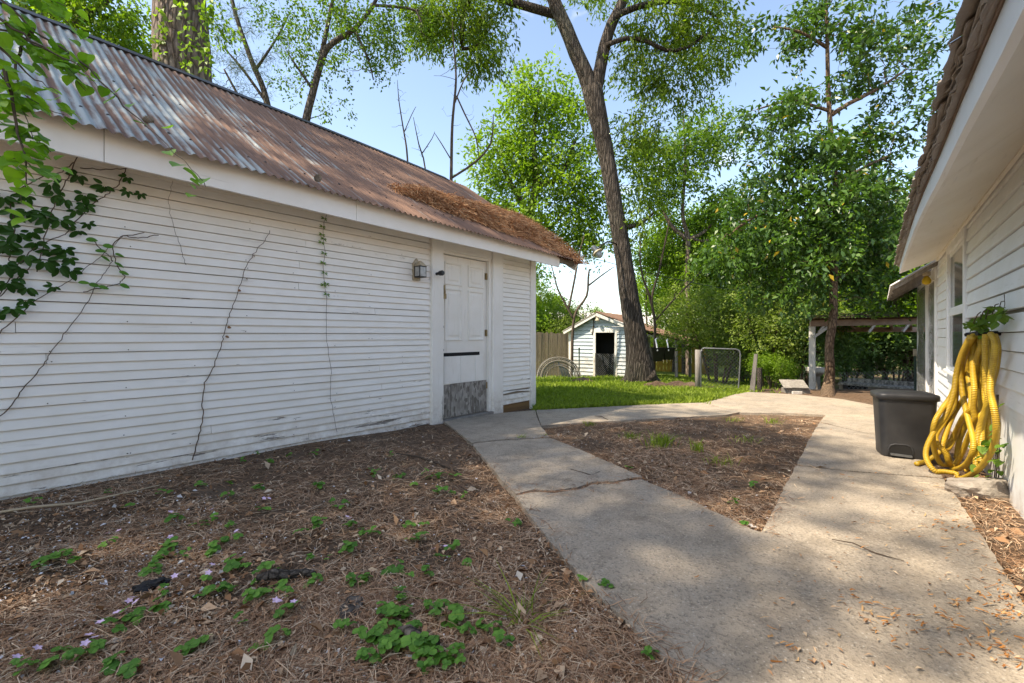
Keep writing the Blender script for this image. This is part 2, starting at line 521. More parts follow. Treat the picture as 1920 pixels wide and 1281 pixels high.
t = NT('old_concrete'); p = t.pos()
a = t.noise(p, 1.1, 6, .6); b = t.noise(p, 5.5, 6, .7); s = t.noise(p, 75, 3, .75); sp = t.vor(p, 55)
r = t.rnd()
c = t.mix(t.ramp(a, [(.36, 0.), (.66, 1.)]), (.43, .355, .27), (.335, .285, .23))
c = t.mix(t.ramp(b, [(.50, 0.), (.70, .75)]), c, (.205, .165, .125))
c = t.mix(t.ramp(t.noise(p, 2.6, 7, .72, .8), [(.50, 0.), (.60, .45)]), c, (.215, .175, .13))
c = t.mix(t.ramp(sp, [(.10, .75), (.26, 0.)]), c, (.56, .50, .42))
c = t.mix(t.ramp(s, [(.50, 0.), (.66, .75)]), c, (.13, .108, .085))
moss = t.noise(p, 2.2, 5, .7)
c = t.mix(t.ramp(moss, [(.62, 0.), (.78, .35)]), c, (.11, .12, .07))
c = t.mix(t.math('MULTIPLY', r, .22), c, (.24, .215, .18))
t.set(c, .9, spec=.2)
t.bump(t.math('ADD', t.math('MULTIPLY', s, .9), b), .009, 1.0); MT['concrete'] = t.m

t = NT('bare_soil'); p = t.pos(); lawn = t.attr('lawn').outputs['Fac']
a = t.noise(p, 1.6, 6, .65); b = t.noise(p, 24, 6, .7); c3 = t.noise(t.pos((1, 1, 1)), 70, 4, .7)
soil = t.mix(t.ramp(b, [(.35, 0.), (.68, 1.)]), (.065, .041, .027), (.21, .135, .088))
soil = t.mix(t.ramp(a, [(.45, 0.), (.68, .7)]), soil, (.15, .112, .082))
soil = t.mix(t.ramp(c3, [(.58, 0.), (.72, .55)]), soil, (.40, .28, .18))
turf = t.mix(t.ramp(b, [(.3, 0.), (.7, 1.)]), (.08, .12, .022), (.17, .21, .040))
k = t.ramp(t.math('ADD', lawn, t.math('MULTIPLY', t.math('SUBTRACT', t.noise(p, 1.5, 4), .5), 1.1)), [(.42, 0.), (.62, 1.)])
t.set(t.mix(k, soil, turf), .95, spec=.1); t.bump(t.math('ADD', b, t.math('MULTIPLY', c3, .6)), .022, 1.0); MT['soil'] = t.m

t = NT('window_pane'); n = t.noise(t.pos((1, 3, 1)), 3, 3)
t.set(t.mix(n, (.05, .06, .06), (.16, .18, .17)), t.mix(n, (.04, .04, .04), (.12, .12, .12)), spec=1.0); MT['glass'] = t.m
t = NT('clear_plastic_sheet'); n = t.noise(t.pos((3, 1.2, 9)), 2.2, 3, .5, 1.2)
t.set((.62, .64, .64), .12, spec=.8); t.b.inputs['Transmission Weight'].default_value = .55; t.b.inputs['IOR'].default_value = 1.2
t.bump(n, .05, 1.0); MT['plastic'] = t.m
t = NT('grey_bin_plastic'); n = t.noise(t.pos(), 9, 5, .6)
t.set(t.mix(t.ramp(n, [(.4, 0.), (.75, .5)]), (.027, .027, .029), (.055, .053, .052)), t.mix(n, (.38, .38, .38), (.6, .6, .6)), spec=.45); t.bump(t.noise(t.pos(), 400, 2), .0006, .5); MT['bin'] = t.m
t = NT('field_stone'); n = t.noise(t.pos(), 7, 6, .7); n2 = t.noise(t.pos((1, 1, 4)), 6, 4)
t.set(t.mix(t.ramp(n, [(.35, 0.), (.7, 1.)]), (.20, .165, .135), (.36, .325, .28)), .9, spec=.2); t.bump(t.math('ADD', n, n2), .012, 1.0); MT['stone'] = t.m
t = NT('stained_counter'); n = t.noise(t.pos((6, 6, 2)), 2.5, 5, .7)
t.set(t.ramp(n, [(.42, (.45, .42, .38)), (.6, (.10, .095, .085))]), .85); MT['stained'] = t.m
t = NT('block_wall'); n = t.noise(t.pos(), 6, 5, .7)
t.set(t.mix(n, (.36, .30, .23), (.20, .165, .125)), .9); t.bump(n, .006); MT['block'] = t.m
MT['yellow_wall'] = plain('yellow_wall', (.52, .42, .10), .8)
MT['pale_wall'] = plain('pale_wall', (.62, .58, .58), .8)
MT['roof_grey'] = plain('grey_roofing', (.52, .49, .46), .9)
MT['bulb'] = plain('yellow_bug_bulb', (.75, .52, .03), .3)
MT['green_post'] = plain('green_steel_post', (.03, .06, .04), .6)
MT['sticker'] = plain('white_label', (.75, .75, .76), .5)

# ------------------------------------------------------------------ ground
def lawn_at(x, y):
    D = x * FX + y * FY
    A = x * RX + y * RY
    p = CXP + FPX * A / max(D, .1)
    k = (.45 * smooth(6.7, 7.2, D) + .55 * smooth(7.2, 9.2, D)) if p < 1390 else smooth(10.6, 12.0, D)
    if p > 1440: k *= .45
    if p < 985 and D < 9: k = 0
    return k

Ds = sorted(set([round(v, 3) for v in list(np.arange(-1.5, 12, .11)) + list(np.arange(12, 30, .8)) + [-100, -50, -25, -12, -6, -3] + [32, 36, 42, 50, 65, 90, 130, 200, 320]]))
As = sorted(set([round(v, 3) for v in list(np.arange(-4.6, 5.4, .11)) + list(np.arange(-16, -4.6, 1.0)) + list(np.arange(5.4, 22, 1.0)) + [-250, -150, -90, -55, -35, -24, 28, 36, 55, 90, 150, 250]]))
V, L = [], []
for d in Ds:
    for a in As:
        x, y = a * RX + d * FX, a * RY + d * FY
        z = gz(x, y)
        if -2 < d < 14:
            z += .018 * noise.noise(Vector((x * 1.3, y * 1.3, 0))) + .009 * noise.noise(Vector((x * 5, y * 5, 3)))
        V.append((x, y, z)); L.append(lawn_at(x, y))
nA = len(As)
F = [(i * nA + j, i * nA + j + 1, (i + 1) * nA + j + 1, (i + 1) * nA + j) for i in range(len(Ds) - 1) for j in range(nA - 1)]
me = np_mesh('ground', np.array(V), np.array(F), MT['soil'], smooth=True)
a_ = me.attributes.new('lawn', 'FLOAT', 'POINT'); a_.data.foreach_set('value', np.array(L, np.float32))
tag(link(bpy.data.objects.new('ground', me)), kind='structure')

# ------------------------------------------------------------------ concrete path in slabs
SLABS = []
def slab(name, pts, parent, top=.030, thick=.09, jit=.006, seed=0):
    """a poured slab over an outline of ground points, edges slightly chipped"""
    r = random.Random(seed)
    P = []
    for i, p in enumerate(pts):
        q = pts[(i + 1) % len(pts)]
        L_ = (Vector(q) - Vector(p)).length
        n = max(1, int(L_ / .07))
        for k in range(n):
            s = Vector(p).lerp(Vector(q), k / n)
            P.append((s[0] + r.uniform(-jit, jit), s[1] + r.uniform(-jit, jit)))
    nb = len(P); SLABS.append(np.array(P))
    xs, ys = [p[0] for p in P], [p[1] for p in P]
    def inside(x, y):
        c = False; j = nb - 1
        for i in range(nb):
            if (P[i][1] > y) != (P[j][1] > y) and x < (P[j][0] - P[i][0]) * (y - P[i][1]) / (P[j][1] - P[i][1]) + P[i][0]: c = not c
            j = i
        return c
    inner = []
    stp = .16
    x = min(xs)
    while x < max(xs):
        y = min(ys)
        while y < max(ys):
            q = (x + r.uniform(-.02, .02), y + r.uniform(-.02, .02))
            if inside(*q) and min((q[0] - p[0]) ** 2 + (q[1] - p[1]) ** 2 for p in P) > .05 ** 2: inner.append(q)
            y += stp
        x += stp
    vv, ee, ff, *_ = delaunay_2d_cdt([Vector(p) for p in P] + [Vector(p) for p in inner], [(i, (i + 1) % nb) for i in range(nb)], [], 1, 1e-5)
    mb = MB()
    def H(x, y): return gz(x, y) + top + .006 * noise.noise(Vector((x * .9, y * .9, 9)))
    mb.v = [(v.x, v.y, H(v.x, v.y)) for v in vv]
    mb.f = [tuple(f) for f in ff]
    # chamfered rim
    n = len(mb.v)
    # boundary edges
    cnt = {}
    for f in mb.f:
        for i in range(len(f)):
            e = (f[i], f[(i + 1) % len(f)]); cnt[e] = 1
    for (a, b) in list(cnt):
        if (b, a) not in cnt:
            pa, pb = Vector(mb.v[a]), Vector(mb.v[b])
            mb.quad(pb, pa, (pa.x, pa.y, pa.z - thick), (pb.x, pb.y, pb.z - thick))
    return obj(name, mb, MT['concrete'], parent)

def gl(*pts): return [g(*p) for p in pts]
path = thing('path', None, None, (-1, 4, 0), kind='structure')
crackL = [(967, 937), (1000, 929), (1040, 931), (1085, 925), (1110, 915), (1150, 914), (1180, 907), (1203, 905)]
def shift(pts, dy): return [(x, y + dy) for x, y in pts]
slab('slab', gl((833, 796), (846, 788), (880, 786), (940, 778), (1003, 773), (1013, 803), (1030, 825), (950, 828), (884, 836), (862, 818)), path, seed=1)
slab('slab', gl((886, 838), (950, 830.5), (1031, 827), (1100, 856), (1203, 903)) + gl(*shift(crackL[::-1], -2)) + gl((940, 908), (912, 872)), path, seed=2)
slab('slab', gl(*shift(crackL, 3)) + gl((1300, 950), (1410, 1003), (1428, 1009), (1450, 962), (1492, 880), (1580, 891), (1768, 906), (1800, 952), (1880, 1080), (1918, 1145)) +
     [Vector((.42, 2.0, 0)), Vector((.42, -.4, 0)), Vector((-.2, -.4, 0)), Vector((-.2, 1.2, 0))] + gl((1270, 1281), (1160, 1168), (1090, 1098), (1035, 1030), (1000, 985)), path, seed=3)
slab('slab', gl((1005, 773), (1100, 768), (1200, 763), (1317, 758.5), (1388, 777), (1360, 782), (1300, 785), (1200, 791), (1100, 797), (1015, 803)), path, seed=4)
slab('slab', gl((1319, 758), (1345, 752), (1378, 742), (1404, 738), (1500, 743), (1580, 752), (1650, 766)) + [Vector((.40, 8.0, 0)), Vector((.41, 5.95, 0)), Vector((-.1, 5.95, 0))] + gl((1538, 795), (1548, 782), (1470, 779), (1390, 778)), path, seed=5)
slab('slab', gl((1536, 797)) + [Vector((-.1, 5.93, 0)), Vector((.41, 5.93, 0))] + gl((1742, 872), (1767, 904), (1580, 888.5), (1494, 877), (1515, 836)), path, seed=6)

# ------------------------------------------------------------------ the long white shed
XW = -4.2
def ze(y): return 2.295 - .018 * y
def zr(y): return 4.13 - .010 * y - .0028 * y * y
def roofp(s, y, off=0.0):
    sag = -.05 * math.sin(math.pi * s) * (.6 + .4 * math.sin(y * .9))
    x = -3.75 + (-6.4 + 3.75) * s
    z = ze(y) + (zr(y) - ze(y)) * s + sag
    n = Vector((1.72, 0, 2.65)).normalized()
    return Vector((x, y, z)) + n * off

shed = thing('storage_shed', 'long white clapboard shed with rusty corrugated roof and a six-panel door', 'shed', (-6.3, 1, 0))
core = MB()
core.box((-8.5, -4.2, -.2), (-4.30, 5.70, 2.30))
core.prism([(-8.5, 2.3), (-4.30, 2.3), (-6.4, 3.9)], (0, -4.2, 0), (0, 5.70, 0), (1, 0, 0), (0, 0, 1))
obj('wall_core', core, MT['sheath'], shed)
obj('backing_board', MB().box((-4.27, -4.2, -.16), (-4.224, 3.62, 2.28)), MT['backing'], shed)
obj('backing_board', MB().box((-4.27, 4.95, .02), (-4.224, 5.62, 2.28)), MT['backing'], shed)
EXPO = .0675
def board_mesh(L_, thick=.014, h=EXPO, rag=0.0, seed=0):
    """one lapped board, lying along +Y from its origin, its lower edge proud"""
    mb = MB(); r = random.Random(seed)
    n = max(2, int(L_ / .35))
    rings = []
    for i in range(n + 1):
        y = L_ * i / n
        w = r.uniform(-.0012, .0012); e = r.uniform(0, rag)
        rings.append([(-.022, y, .002 + e), (thick + w, y, .0 + e), (thick + w * .7, y, .005 + e), (.0015, y, h - .0024), (-.022, y, h - .0024)])
    mb.loft(rings)
    me = mb.mesh('siding_board'); me.materials.append(MT['shed_paint']); return me
bmL = [board_mesh(3.625 + 4.2, seed=i) for i in range(5)]
bmR = [board_mesh(5.625 - 4.945, seed=10 + i) for i in range(3)]
rb = random.Random(3)
for i in range(36):
    z = -.045 + i * EXPO
    if z > 2.33: break
    if i % 3 == 1:      # butt-jointed course
        cut = rb.choice((.35, 1.3, 2.05, 2.9)) + rb.uniform(-.1, .1)
        inst('siding_board', board_mesh(cut + 4.2 - .0015, seed=40 + i), shed, (XW - .004 + rb.uniform(-.001, .0015), -4.2, z + rb.uniform(-.001, .001)), (rb.uniform(-.0006, .0003), 0, 0))
        inst('siding_board', board_mesh(3.624 - cut - .0015, seed=80 + i), shed, (XW - .004 + rb.uniform(-.001, .002), cut + .0015, z + rb.uniform(-.001, .001)), (rb.uniform(-.0006, .0003), 0, 0))
    else: inst('siding_board', bmL[i % 5], shed, (XW - .004 + rb.uniform(-.001, .0015), -4.2, z), (rb.uniform(-.0004, .0004), 0, 0))
    zz = z - .075
    if i == 0 or i == 1: continue
    if i == 4:
        me = board_mesh(.68, seed=77, rag=.05, h=.05); inst('siding_board', me, shed, (XW + .004, 4.945, zz + .008), (-.03, .05, 0)); continue
    inst('siding_board', bmR[i % 3], shed, (XW - .004, 4.945, zz), (rb.uniform(-.002, .002), 0, 0))
sl = MB().box((XW - .05, 4.95, -.13), (XW - .005, 5.62, .02)); obj('sill_board', sl, MT['sill'], shed)
for (y0, y1, x1, zb, zt) in ((3.622, 3.81, XW + .045, -.12, 2.29), (4.725, 4.945, XW + .045, -.16, 2.29), (5.625, 5.755, XW + .03, -.16, 2.28)):
    obj('corner_post' if y1 > 5.7 else 'door_post', MB().cbox((XW - .06, y0, zb), (x1, y1, zt), .007), MT['shed_trim'], shed)
obj('door_header', MB().cbox((XW - .06, 3.812, 2.065), (XW + .025, 4.723, 2.29)), MT['fascia'], shed)
obj('door_stop', MB().box((XW - .065, 4.672, -.1), (XW + .012, 4.7235, 2.063)), MT['shed_trim'], shed)
obj('door_stop', MB().box((XW - .065, 3.8115, 2.03), (XW + .008, 4.671, 2.064)), MT['shed_trim'], shed)
obj('threshold', MB().cbox((XW - .06, 3.812, -.13), (XW + .06, 4.723, -.035)), MT['grey_wood'], shed)
nh = MB().lathe([(.004, 0), (.004, .0012)], (0, 0, 0), 6, 'x').mesh('nail'); nh.materials.append(MT['sheath'])
for i in range(60):
    inst('nail', nh, shed, (XW + .0105, rb.choice((.4, .8, 1.2, 1.6, 2.0, 2.4, 2.8, 3.2)) + rb.uniform(-.02, .02), -.045 + rb.randrange(2, 32) * EXPO + .013))
# the door
xd = XW - .035
door = obj('door', MB().box((xd - .04, 3.826, -.03), (xd, 4.668, 2.022)), MT['door'], shed)
def panel(y0, y1, z0, z1):
    m = MB()
    a = .018
    ring0 = [(xd + .0015, y0, z0), (xd + .0015, y1, z0), (xd + .0015, y1, z1), (xd + .0015, y0, z1)]
    def rg(i, x): return [(xd + x, y0 + i, z0 + i), (xd + x, y1 - i, z0 + i), (xd + x, y1 - i, z1 - i), (xd + x, y0 + i, z1 - i)]
    # bolection moulding, then a sunk field with a raised centre
    rings = [rg(-.010, -.002), rg(-.006, .013), rg(.008, .013), rg(.018, .0012), rg(.042, .0012), rg(.062, .010)]
    n = len(m.v)
    for q in rings: m.v += q
    for k in range(len(rings) - 1):
        for i in range(4):
            j = (i + 1) % 4
            m.f.append((n + k * 4 + i, n + k * 4 + j, n + (k + 1) * 4 + j, n + (k + 1) * 4 + i))
    e = n + (len(rings) - 1) * 4
    m.f.append((e, e + 1, e + 2, e + 3))
    return obj('door_panel', m, MT['door'], door)
for (a, b) in ((3.90, 4.185), (4.315, 4.60)):
    panel(a, b, 1.66, 1.93); panel(a, b, .955, 1.60)
for (a, b) in ((3.872, 4.16), (4.164, 4.43), (4.434, 4.60)):
    obj('door_plank', MB().cbox((xd + .001, a, .40), (xd + .016, b, .745), .003), MT['shed_trim'], door)
obj('mail_slot', MB().box((xd + .0005, 3.872, .748), (xd + .004, 4.53, .792)), MT['dark'], door)
obj('kick_plate', MB().cbox((xd + .001, 3.99, -.025), (xd + .012, 4.66, .398), .003), MT['osb'], door)
obj('kick_plate', MB().cbox((xd + .001, 3.83, -.025), (xd + .010, 3.985, .39), .003), MT['osb'], door)
for z in (.28, 1.0, 1.78): obj('hinge', MB().lathe([(.009, 0), (.009, .09)], (XW - .022, 4.665, z), 8).box((xd + .0005, 4.635, z), (xd + .003, 4.664, z + .09)), MT['brass'], door)
hs = MB(); hs.box((xd, 3.835, 1.60), (xd + .012, 3.90, 1.645)); hs.tube([(xd + .02, 3.87, 1.63), (xd + .03, 3.87, 1.56), (xd + .025, 3.87, 1.50)], .014, 8); hs.box((xd + .005, 3.845, 1.47), (xd + .035, 3.895, 1.53))
obj('hasp_lock', hs, MT['brass'], door)
for z in (.83, 1.12): obj('latch_hole', MB().lathe([(.022, .0), (.022, .003)], (xd, 3.86, z), 12, 'x'), MT['dark'], door)
# eaves
def eave_strip(name, x0, x1, zf0, zf1, y0, y1, mat, n=14):
    rings = []
    for i in range(n + 1):
        y = y0 + (y1 - y0) * i / n
        rings.append([(x0, y, zf0(y)), (x1, y, zf0(y)), (x1, y, zf1(y)), (x0, y, zf1(y))])
    return obj(name, MB().loft(rings), mat, shed)
def fb(y): return 2.126 - .0095 * y + .004 * math.sin(y * 1.7)
joints = [-4.2, .62, 2.42, 5.93]
for a, b in zip(joints, joints[1:]):
    eave_strip('fascia_board', -3.875, -3.85, fb, lambda y: ze(y) + .055, a + .002, b - .002, MT['fascia'])
eave_strip('soffit', -4.2, -3.876, lambda y: 2.262 - .008 * y, lambda y: 2.275 - .008 * y, -4.2, 5.90, MT['soffit'])
rk = MB()
rk.loft([[tuple(roofp(s, 6.40, -o)) for o in (.02, .16)] + [tuple(roofp(s, 6.435, -o)) for o in (.16, .02)] for s in (0.015, .3, .6, .99)])
obj('rake_board', rk, MT['fascia'], shed)
for s in (.04, .5, .95):
    m = MB().beam(roofp(s, 5.6, -.075), roofp(s, 6.395, -.075), .04, .09); obj('lookout', m, MT['grey_wood'], shed)
# corrugated sheets
PITCH = .0676
def tin_sheet(pf, y0, y1, ns=10, rag=.012, seed=0, pitch=PITCH, amp=.0095):
    r = random.Random(seed); m = MB()
    ny = int((y1 - y0) / pitch * 8)
    ext = r.uniform(-rag, rag)
    cr = []
    for j in range(ny + 1):
        y = y0 + (y1 - y0) * j / ny
        w = math.cos(2 * math.pi * y / pitch)
        for i in range(ns + 1):
            s = -ext * .5 + (1 + ext * .5) * i / ns
            m.v.append(tuple(pf(s, y, amp * w + .012))); cr.append(w * .5 + .5)
    k = ns + 1
    for j in range(ny):
        for i in range(ns):
            m.f.append((j * k + i, (j + 1) * k + i, (j + 1) * k + i + 1, j * k + i + 1))
    me = m.mesh('roof_sheet', True)
    a = me.attributes.new('crest', 'FLOAT', 'POINT'); a.data.foreach_set('value', np.array(cr, np.float32))
    return me
y = -3.1
i = 0
while y < 6.44:
    y1 = min(y + PITCH * 9.25, 6.46)
    me = tin_sheet(lambda s, yy, o, k=i: roofp(s, yy, o + .0022 * (k % 2)), y, y1 + PITCH * .5 if y1 < 6.4 else y1, seed=i)
    me.materials.append(MT['tin']); obj('roof_sheet', me, None, shed)
    y = y1; i += 1
bk = MB().loft([[(-6.4, yy, zr(yy) + .0), (-9.1, yy, 2.2), (-9.1, yy, 2.17), (-6.4, yy, zr(yy) - .03)] for yy in (-3.1, 0, 3, 6.44)])
obj('rear_roof_slope', bk, MT['tin'], shed)
rc = MB().loft([[tuple(Vector((-6.4, yy, zr(yy))) + Vector(o)) for o in ((.13, 0, -.055), (.0, 0, .035), (-.13, 0, -.055), (-.12, 0, -.07), (0, 0, .015), (.12, 0, -.07))] for yy in np.arange(-3.1, 6.5, .6)])
obj('ridge_cap', rc, MT['iron'], shed)
# roofing nails along the purlins
nm = MB().lathe([(.011, 0), (.010, .004), (.003, .008)], (0, 0, 0), 6).mesh('nail'); nm.materials.append(MT['iron'])
for s in (.12, .5):
    for j in range(26):
        yy = 0.2 + j * PITCH * 2.5 - (j * PITCH * 2.5) % PITCH
        inst('nail', nm, shed, roofp(s, yy, .021), (0, .58, 0))

# ------------------------------------------------------------------ wall lantern and camera on the shed
ln = thing('wall_lantern', 'broken cream wall lantern with dusty glass beside the shed door', 'lantern', (XW, 3.42, 1.65))
y0 = 3.405
obj('back_plate', MB().prism([(-.05, -.125), (.05, -.125), (.05, .07), (0, .13), (-.05, .07)], (XW + .005, y0, 1.775), (XW + .03, y0, 1.775), (0, 1, 0), (0, 0, 1)), MT['cream_metal'], ln)
cage = MB()
for dx in (.05, .135):
    for dy in (-.045, .045): cage.beam((XW + dx, y0 + dy, 1.68), (XW + dx, y0 + dy, 1.80), .008, .008)
for z in (1.68, 1.80): cage.box((XW + .044, y0 - .05, z), (XW + .142, y0 + .05, z + .008))
cage.beam((XW + .03, y0, 1.83), (XW + .09, y0, 1.83), .014, .014)
obj('cage', cage, MT['iron'], ln)
cp = MB().loft([[(XW + .09 + sx * w, y0 + sy * w, z) for sx, sy in ((-1, -1), (1, -1), (1, 1), (-1, 1))] for w, z in ((.052, 1.81), (.03, 1.845), (.008, 1.87))])
obj('cap', cp, MT['cream_metal'], ln)
for (a, b) in (((.137, -.043), (.137, .043)), ((.052, -.046), (.134, -.046)), ((.052, .046), (.134, .046))):
    obj('glass_pane', MB().beam((XW + a[0], y0 + a[1], 1.744), (XW + b[0], y0 + b[1], 1.744), .003, .108), MT['frosted'], ln)
sc_ = thing('security_camera', 'small black camera on the door post left of the shed door', 'camera', (XW + .045, 3.69, 1.75))
c_ = MB().lathe([(.018, .0), (.018, .03), (.008, .032), (.008, .05)], (XW + .045, 3.69, 1.755), 12, 'x'); obj('mount', c_, MT['black_plastic'], sc_)
obj('body', MB().lathe([(.022, .048), (.030, .056), (.032, .10), (.026, .112), (.012, .113)], (XW + .045, 3.695, 1.758), 16, 'x'), MT['black_plastic'], sc_)

# ------------------------------------------------------------------ the white house on the right
XH = .62
house = thing('white_house', 'white clapboard house with brown shingle eave and double-hung window at right edge', 'house', (3, 4, 0))
obj('wall_core', MB().box((XH + .055, -2.5, -.2), (7, 8.55, 2.35)), MT['sheath'], house)
obj('backing_board', MB().box((XH + .0225, -2.5, .60), (XH + .05, 5.77, 2.1)), MT['backing'], house)
HE = .115
def hboard(L_, seed):
    m = MB(); r = random.Random(seed); n = max(2, int(L_ / .4)); rings = []
    for i in range(n + 1):
        yy = L_ * i / n; w = r.uniform(-.0015, .0015)
        rings.append([(.022, yy, 0), (-.016 + w, yy, 0), (-.016 + w, yy, .006), (-.001, yy, HE - .007), (.022, yy, HE - .007)])
    m.loft([list(reversed(q)) for q in rings]); me = m.mesh('siding_board'); me.materials.append(MT['house_paint']); return me
hb = [hboard(5.775 + 2.5, i) for i in range(3)]; hb2 = [hboard(8.50 - 7.24, 9 + i) for i in range(3)]
for i in range(13):
    z = .665 + i * HE - .06
    inst('siding_board', hb[i % 3], house, (XH, -2.5, z), (-.004 if i < 5 else -.001, 0, 0))
for i in range(20):
    z = -.16 + i * HE
    inst('siding_board', hb2[i % 3], house, (XH, 7.24, z))
for (a, b) in ((-2.5, .9), (.903, 2.1), (2.103, 3.3), (3.303, 4.5), (4.503, 5.775), (5.778, 7.238)):
    obj('skirt_panel', MB().cbox((XH - .008, a, -.15), (XH + .05, b, .622), .004), MT['house_paint'], house)
# window
win = obj('window', MB().box((XH + .012, 5.79, .60), (XH + .05, 7.23, 2.06)), MT['house_paint'], house)
for nm_, lo, hi in (('window_trim', (XH - .028, 5.778, .63), (XH + .01, 5.885, 2.03)), ('window_trim', (XH - .028, 7.13, .63), (XH + .01, 7.235, 2.03)), ('window_trim', (XH - .03, 5.886, 1.93), (XH + .01, 7.129, 2.03)), ('sill', (XH - .05, 5.76, .595), (XH + .01, 7.25, .628))):
    obj(nm_, MB().cbox(lo, hi, .004), MT['house_paint'], win)
for (z0, z1, dx) in ((.632, 1.27, -.002), (1.272, 1.928, .006)):
    s = MB()
    for lo, hi in (((XH - .012 + dx, 5.888, z0), (XH + .008 + dx, 5.935, z1)), ((XH - .012 + dx, 7.08, z0), (XH + .008 + dx, 7.127, z1)), ((XH - .012 + dx, 5.936, z0), (XH + .008 + dx, 7.079, z0 + .045)), ((XH - .012 + dx, 5.936, z1 - .04), (XH + .008 + dx, 7.079, z1))):
        s.box(lo, hi)
    sash = obj('sash', s, MT['house_paint'], win)
    obj('pane', MB().box((XH + dx - .003, 5.93, z0 + .04), (XH + dx + .004, 7.085, z1 - .035)), MT['glass'], sash)
# screened porch with plastic sheeting, beyond the wall
porch = MB()
obj('porch_post', MB().cbox((XH - .03, 8.515, -.2), (XH + .06, 8.70, 2.0)), MT['house_paint'], house)
obj('porch_post', MB().cbox((XH - .03, 10.10, -.25), (XH + .06, 10.32, 2.0)), MT['house_paint'], house)
obj('porch_post', MB().cbox((XH - .03, 12.2, -.3), (XH + .06, 12.5, 2.0)), MT['house_paint'], house)
obj('porch_header', MB().cbox((XH - .02, 8.71, 1.82), (XH + .05, 12.5, 2.0)), MT['house_paint'], house)
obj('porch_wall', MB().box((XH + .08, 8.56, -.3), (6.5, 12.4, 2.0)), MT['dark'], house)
def wrinkled(y0, y1, z0, z1, x, seed):
    m = MB(); nz, ny = 40, 12
    for i in range(nz + 1):
        for j in range(ny + 1):
            yy, zz = y0 + (y1 - y0) * j / ny, z0 + (z1 - z0) * i / nz
            m.v.append((x + .02 * noise.noise(Vector((yy * 1.6, zz * 4.5, seed))) + .008 * noise.noise(Vector((yy * 5, zz * 12, seed))), yy, zz))
    for i in range(nz):
        for j in range(ny): m.f.append((i * (ny + 1) + j, (i + 1) * (ny + 1) + j, (i + 1) * (ny + 1) + j + 1, i * (ny + 1) + j + 1))
    return m
obj('plastic_sheet', wrinkled(8.70, 10.10, -.2, 1.82, XH - .002, 2), MT['plastic'], house, True)
obj('plastic_sheet', wrinkled(10.3, 12.25, -.25, 1.85, XH - .035, 5), MT['plastic'], house, True)
# sloping soffit, fascia and shingles
EB = [(-2.5, 1.60), (.6, 1.61), (1.33, 1.635), (2.18, 1.695), (2.9, 1.735), (3.8, 1.80), (4.8, 1.85), (6.3, 1.875), (8.32, 1.875)]
def eb(y):
    for (a, za), (b, zb_) in zip(EB, EB[1:]):
        if y <= b: return za + (zb_ - za) * (y - a) / (b - a)
    return EB[-1][1]
ys = list(np.arange(-2.5, 8.33, .36)) + [8.32]
def hstrip(name, f, mat, yy=ys): return obj(name, MB().loft([f(y) for y in yy]), mat, house)
for a, b in ((-2.5, 2.95), (2.955, 8.32)):
    yy = [v for v in ys if a < v < b]; yy = [a] + yy + [b]
    hstrip('soffit_panel', lambda y: [(.232, y, eb(y) + .006), (XH + .02, y, 2.05), (XH + .02, y, 2.065), (.232, y, eb(y) + .02)], MT['soffit'], yy)
for a, b in ((-2.5, 2.3), (2.303, 8.325)):
    yy = [v for v in ys if a < v < b]; yy = [a] + yy + [b]
    hstrip('fascia_board', lambda y: [(.21, y, eb(y)), (.231, y, eb(y)), (.231, y, eb(y) + .098), (.21, y, eb(y) + .098)], MT['house_paint'], yy)
hstrip('corner_moulding', lambda y: [(XH - .04, y, 2.005), (XH - .017, y, 2.005), (XH - .017, y, 2.03), (XH - .04, y, 2.025)], MT['soffit'])
hstrip('roof_deck', lambda y: [(.205, y, eb(y) + .10), (4.5, y, eb(y) + 2.1), (4.5, y, eb(y) + 2.13), (.205, y, eb(y) + .118)], MT['beam_wood'])
rs = random.Random(5)
sm = []
for k in range(6):
    m = MB(); w = .30; r = random.Random(k); n = 6; rings = []
    for i in range(n + 1):
        yy = w * i / n
        dr = -.006 * math.sin(math.pi * i / n) * r.uniform(.2, 1.2) - r.uniform(0, .003); ext = r.uniform(-.006, .006)
        rings.append([(ext - .01, yy, dr - .003), (.16, yy, .070), (.16, yy, .075), (ext - .01, yy, dr + .002), (ext - .012, yy, dr - .0005)])
    m.loft(rings); me = m.mesh('shingle'); me.materials.append(MT['shingle']); sm.append(me)
for layer, (x, dz) in enumerate(((.197, .101), (.194, .106), (.195, .111), (.189, .116), (.183, .121), (.162, .126))):
    y = -1.0 + layer * .11
    while y < 8.1:
        inst('shingle', sm[rs.randrange(6)], house, (x + rs.uniform(-.008, .008), y, eb(y + .15) + dz + rs.uniform(-.004, .004)), (math.atan((eb(y + .3) - eb(y))/.3) + rs.uniform(-.015, .015), rs.uniform(-.03, .02), 0), (1, 1.03, 1))
        y += .302
for row in range(3):
    y = -1.0
    while y < 8.1:
        xx = .25 + row * .14
        inst('shingle', sm[rs.randrange(6)], house, (xx, y, eb(y + .15) + .134 + (xx - .165) * .47), (0, rs.uniform(-.03, .02), 0), (1.1, .99, 1)); y += .302
aw = MB()
aw.loft([[(.60, yy, 2.02 - .02 * (yy - 8.4)), (.13, yy, 1.69 - .0 * yy), (.13, yy, 1.715), (.60, yy, 2.05 - .02 * (yy - 8.4))] for yy in (8.45, 9.5, 10.5, 11.5, 12.6)])
me = tin_sheet(lambda s, yy, o: Vector((.12 + .5 * s, yy, 1.712 + .335 * s)) + Vector((-.55, 0, .83)) * o, 8.42, 12.62, 4, 0, 3)
me.materials.append(MT['roof_grey']); obj('porch_roof_sheet', me, None, house)
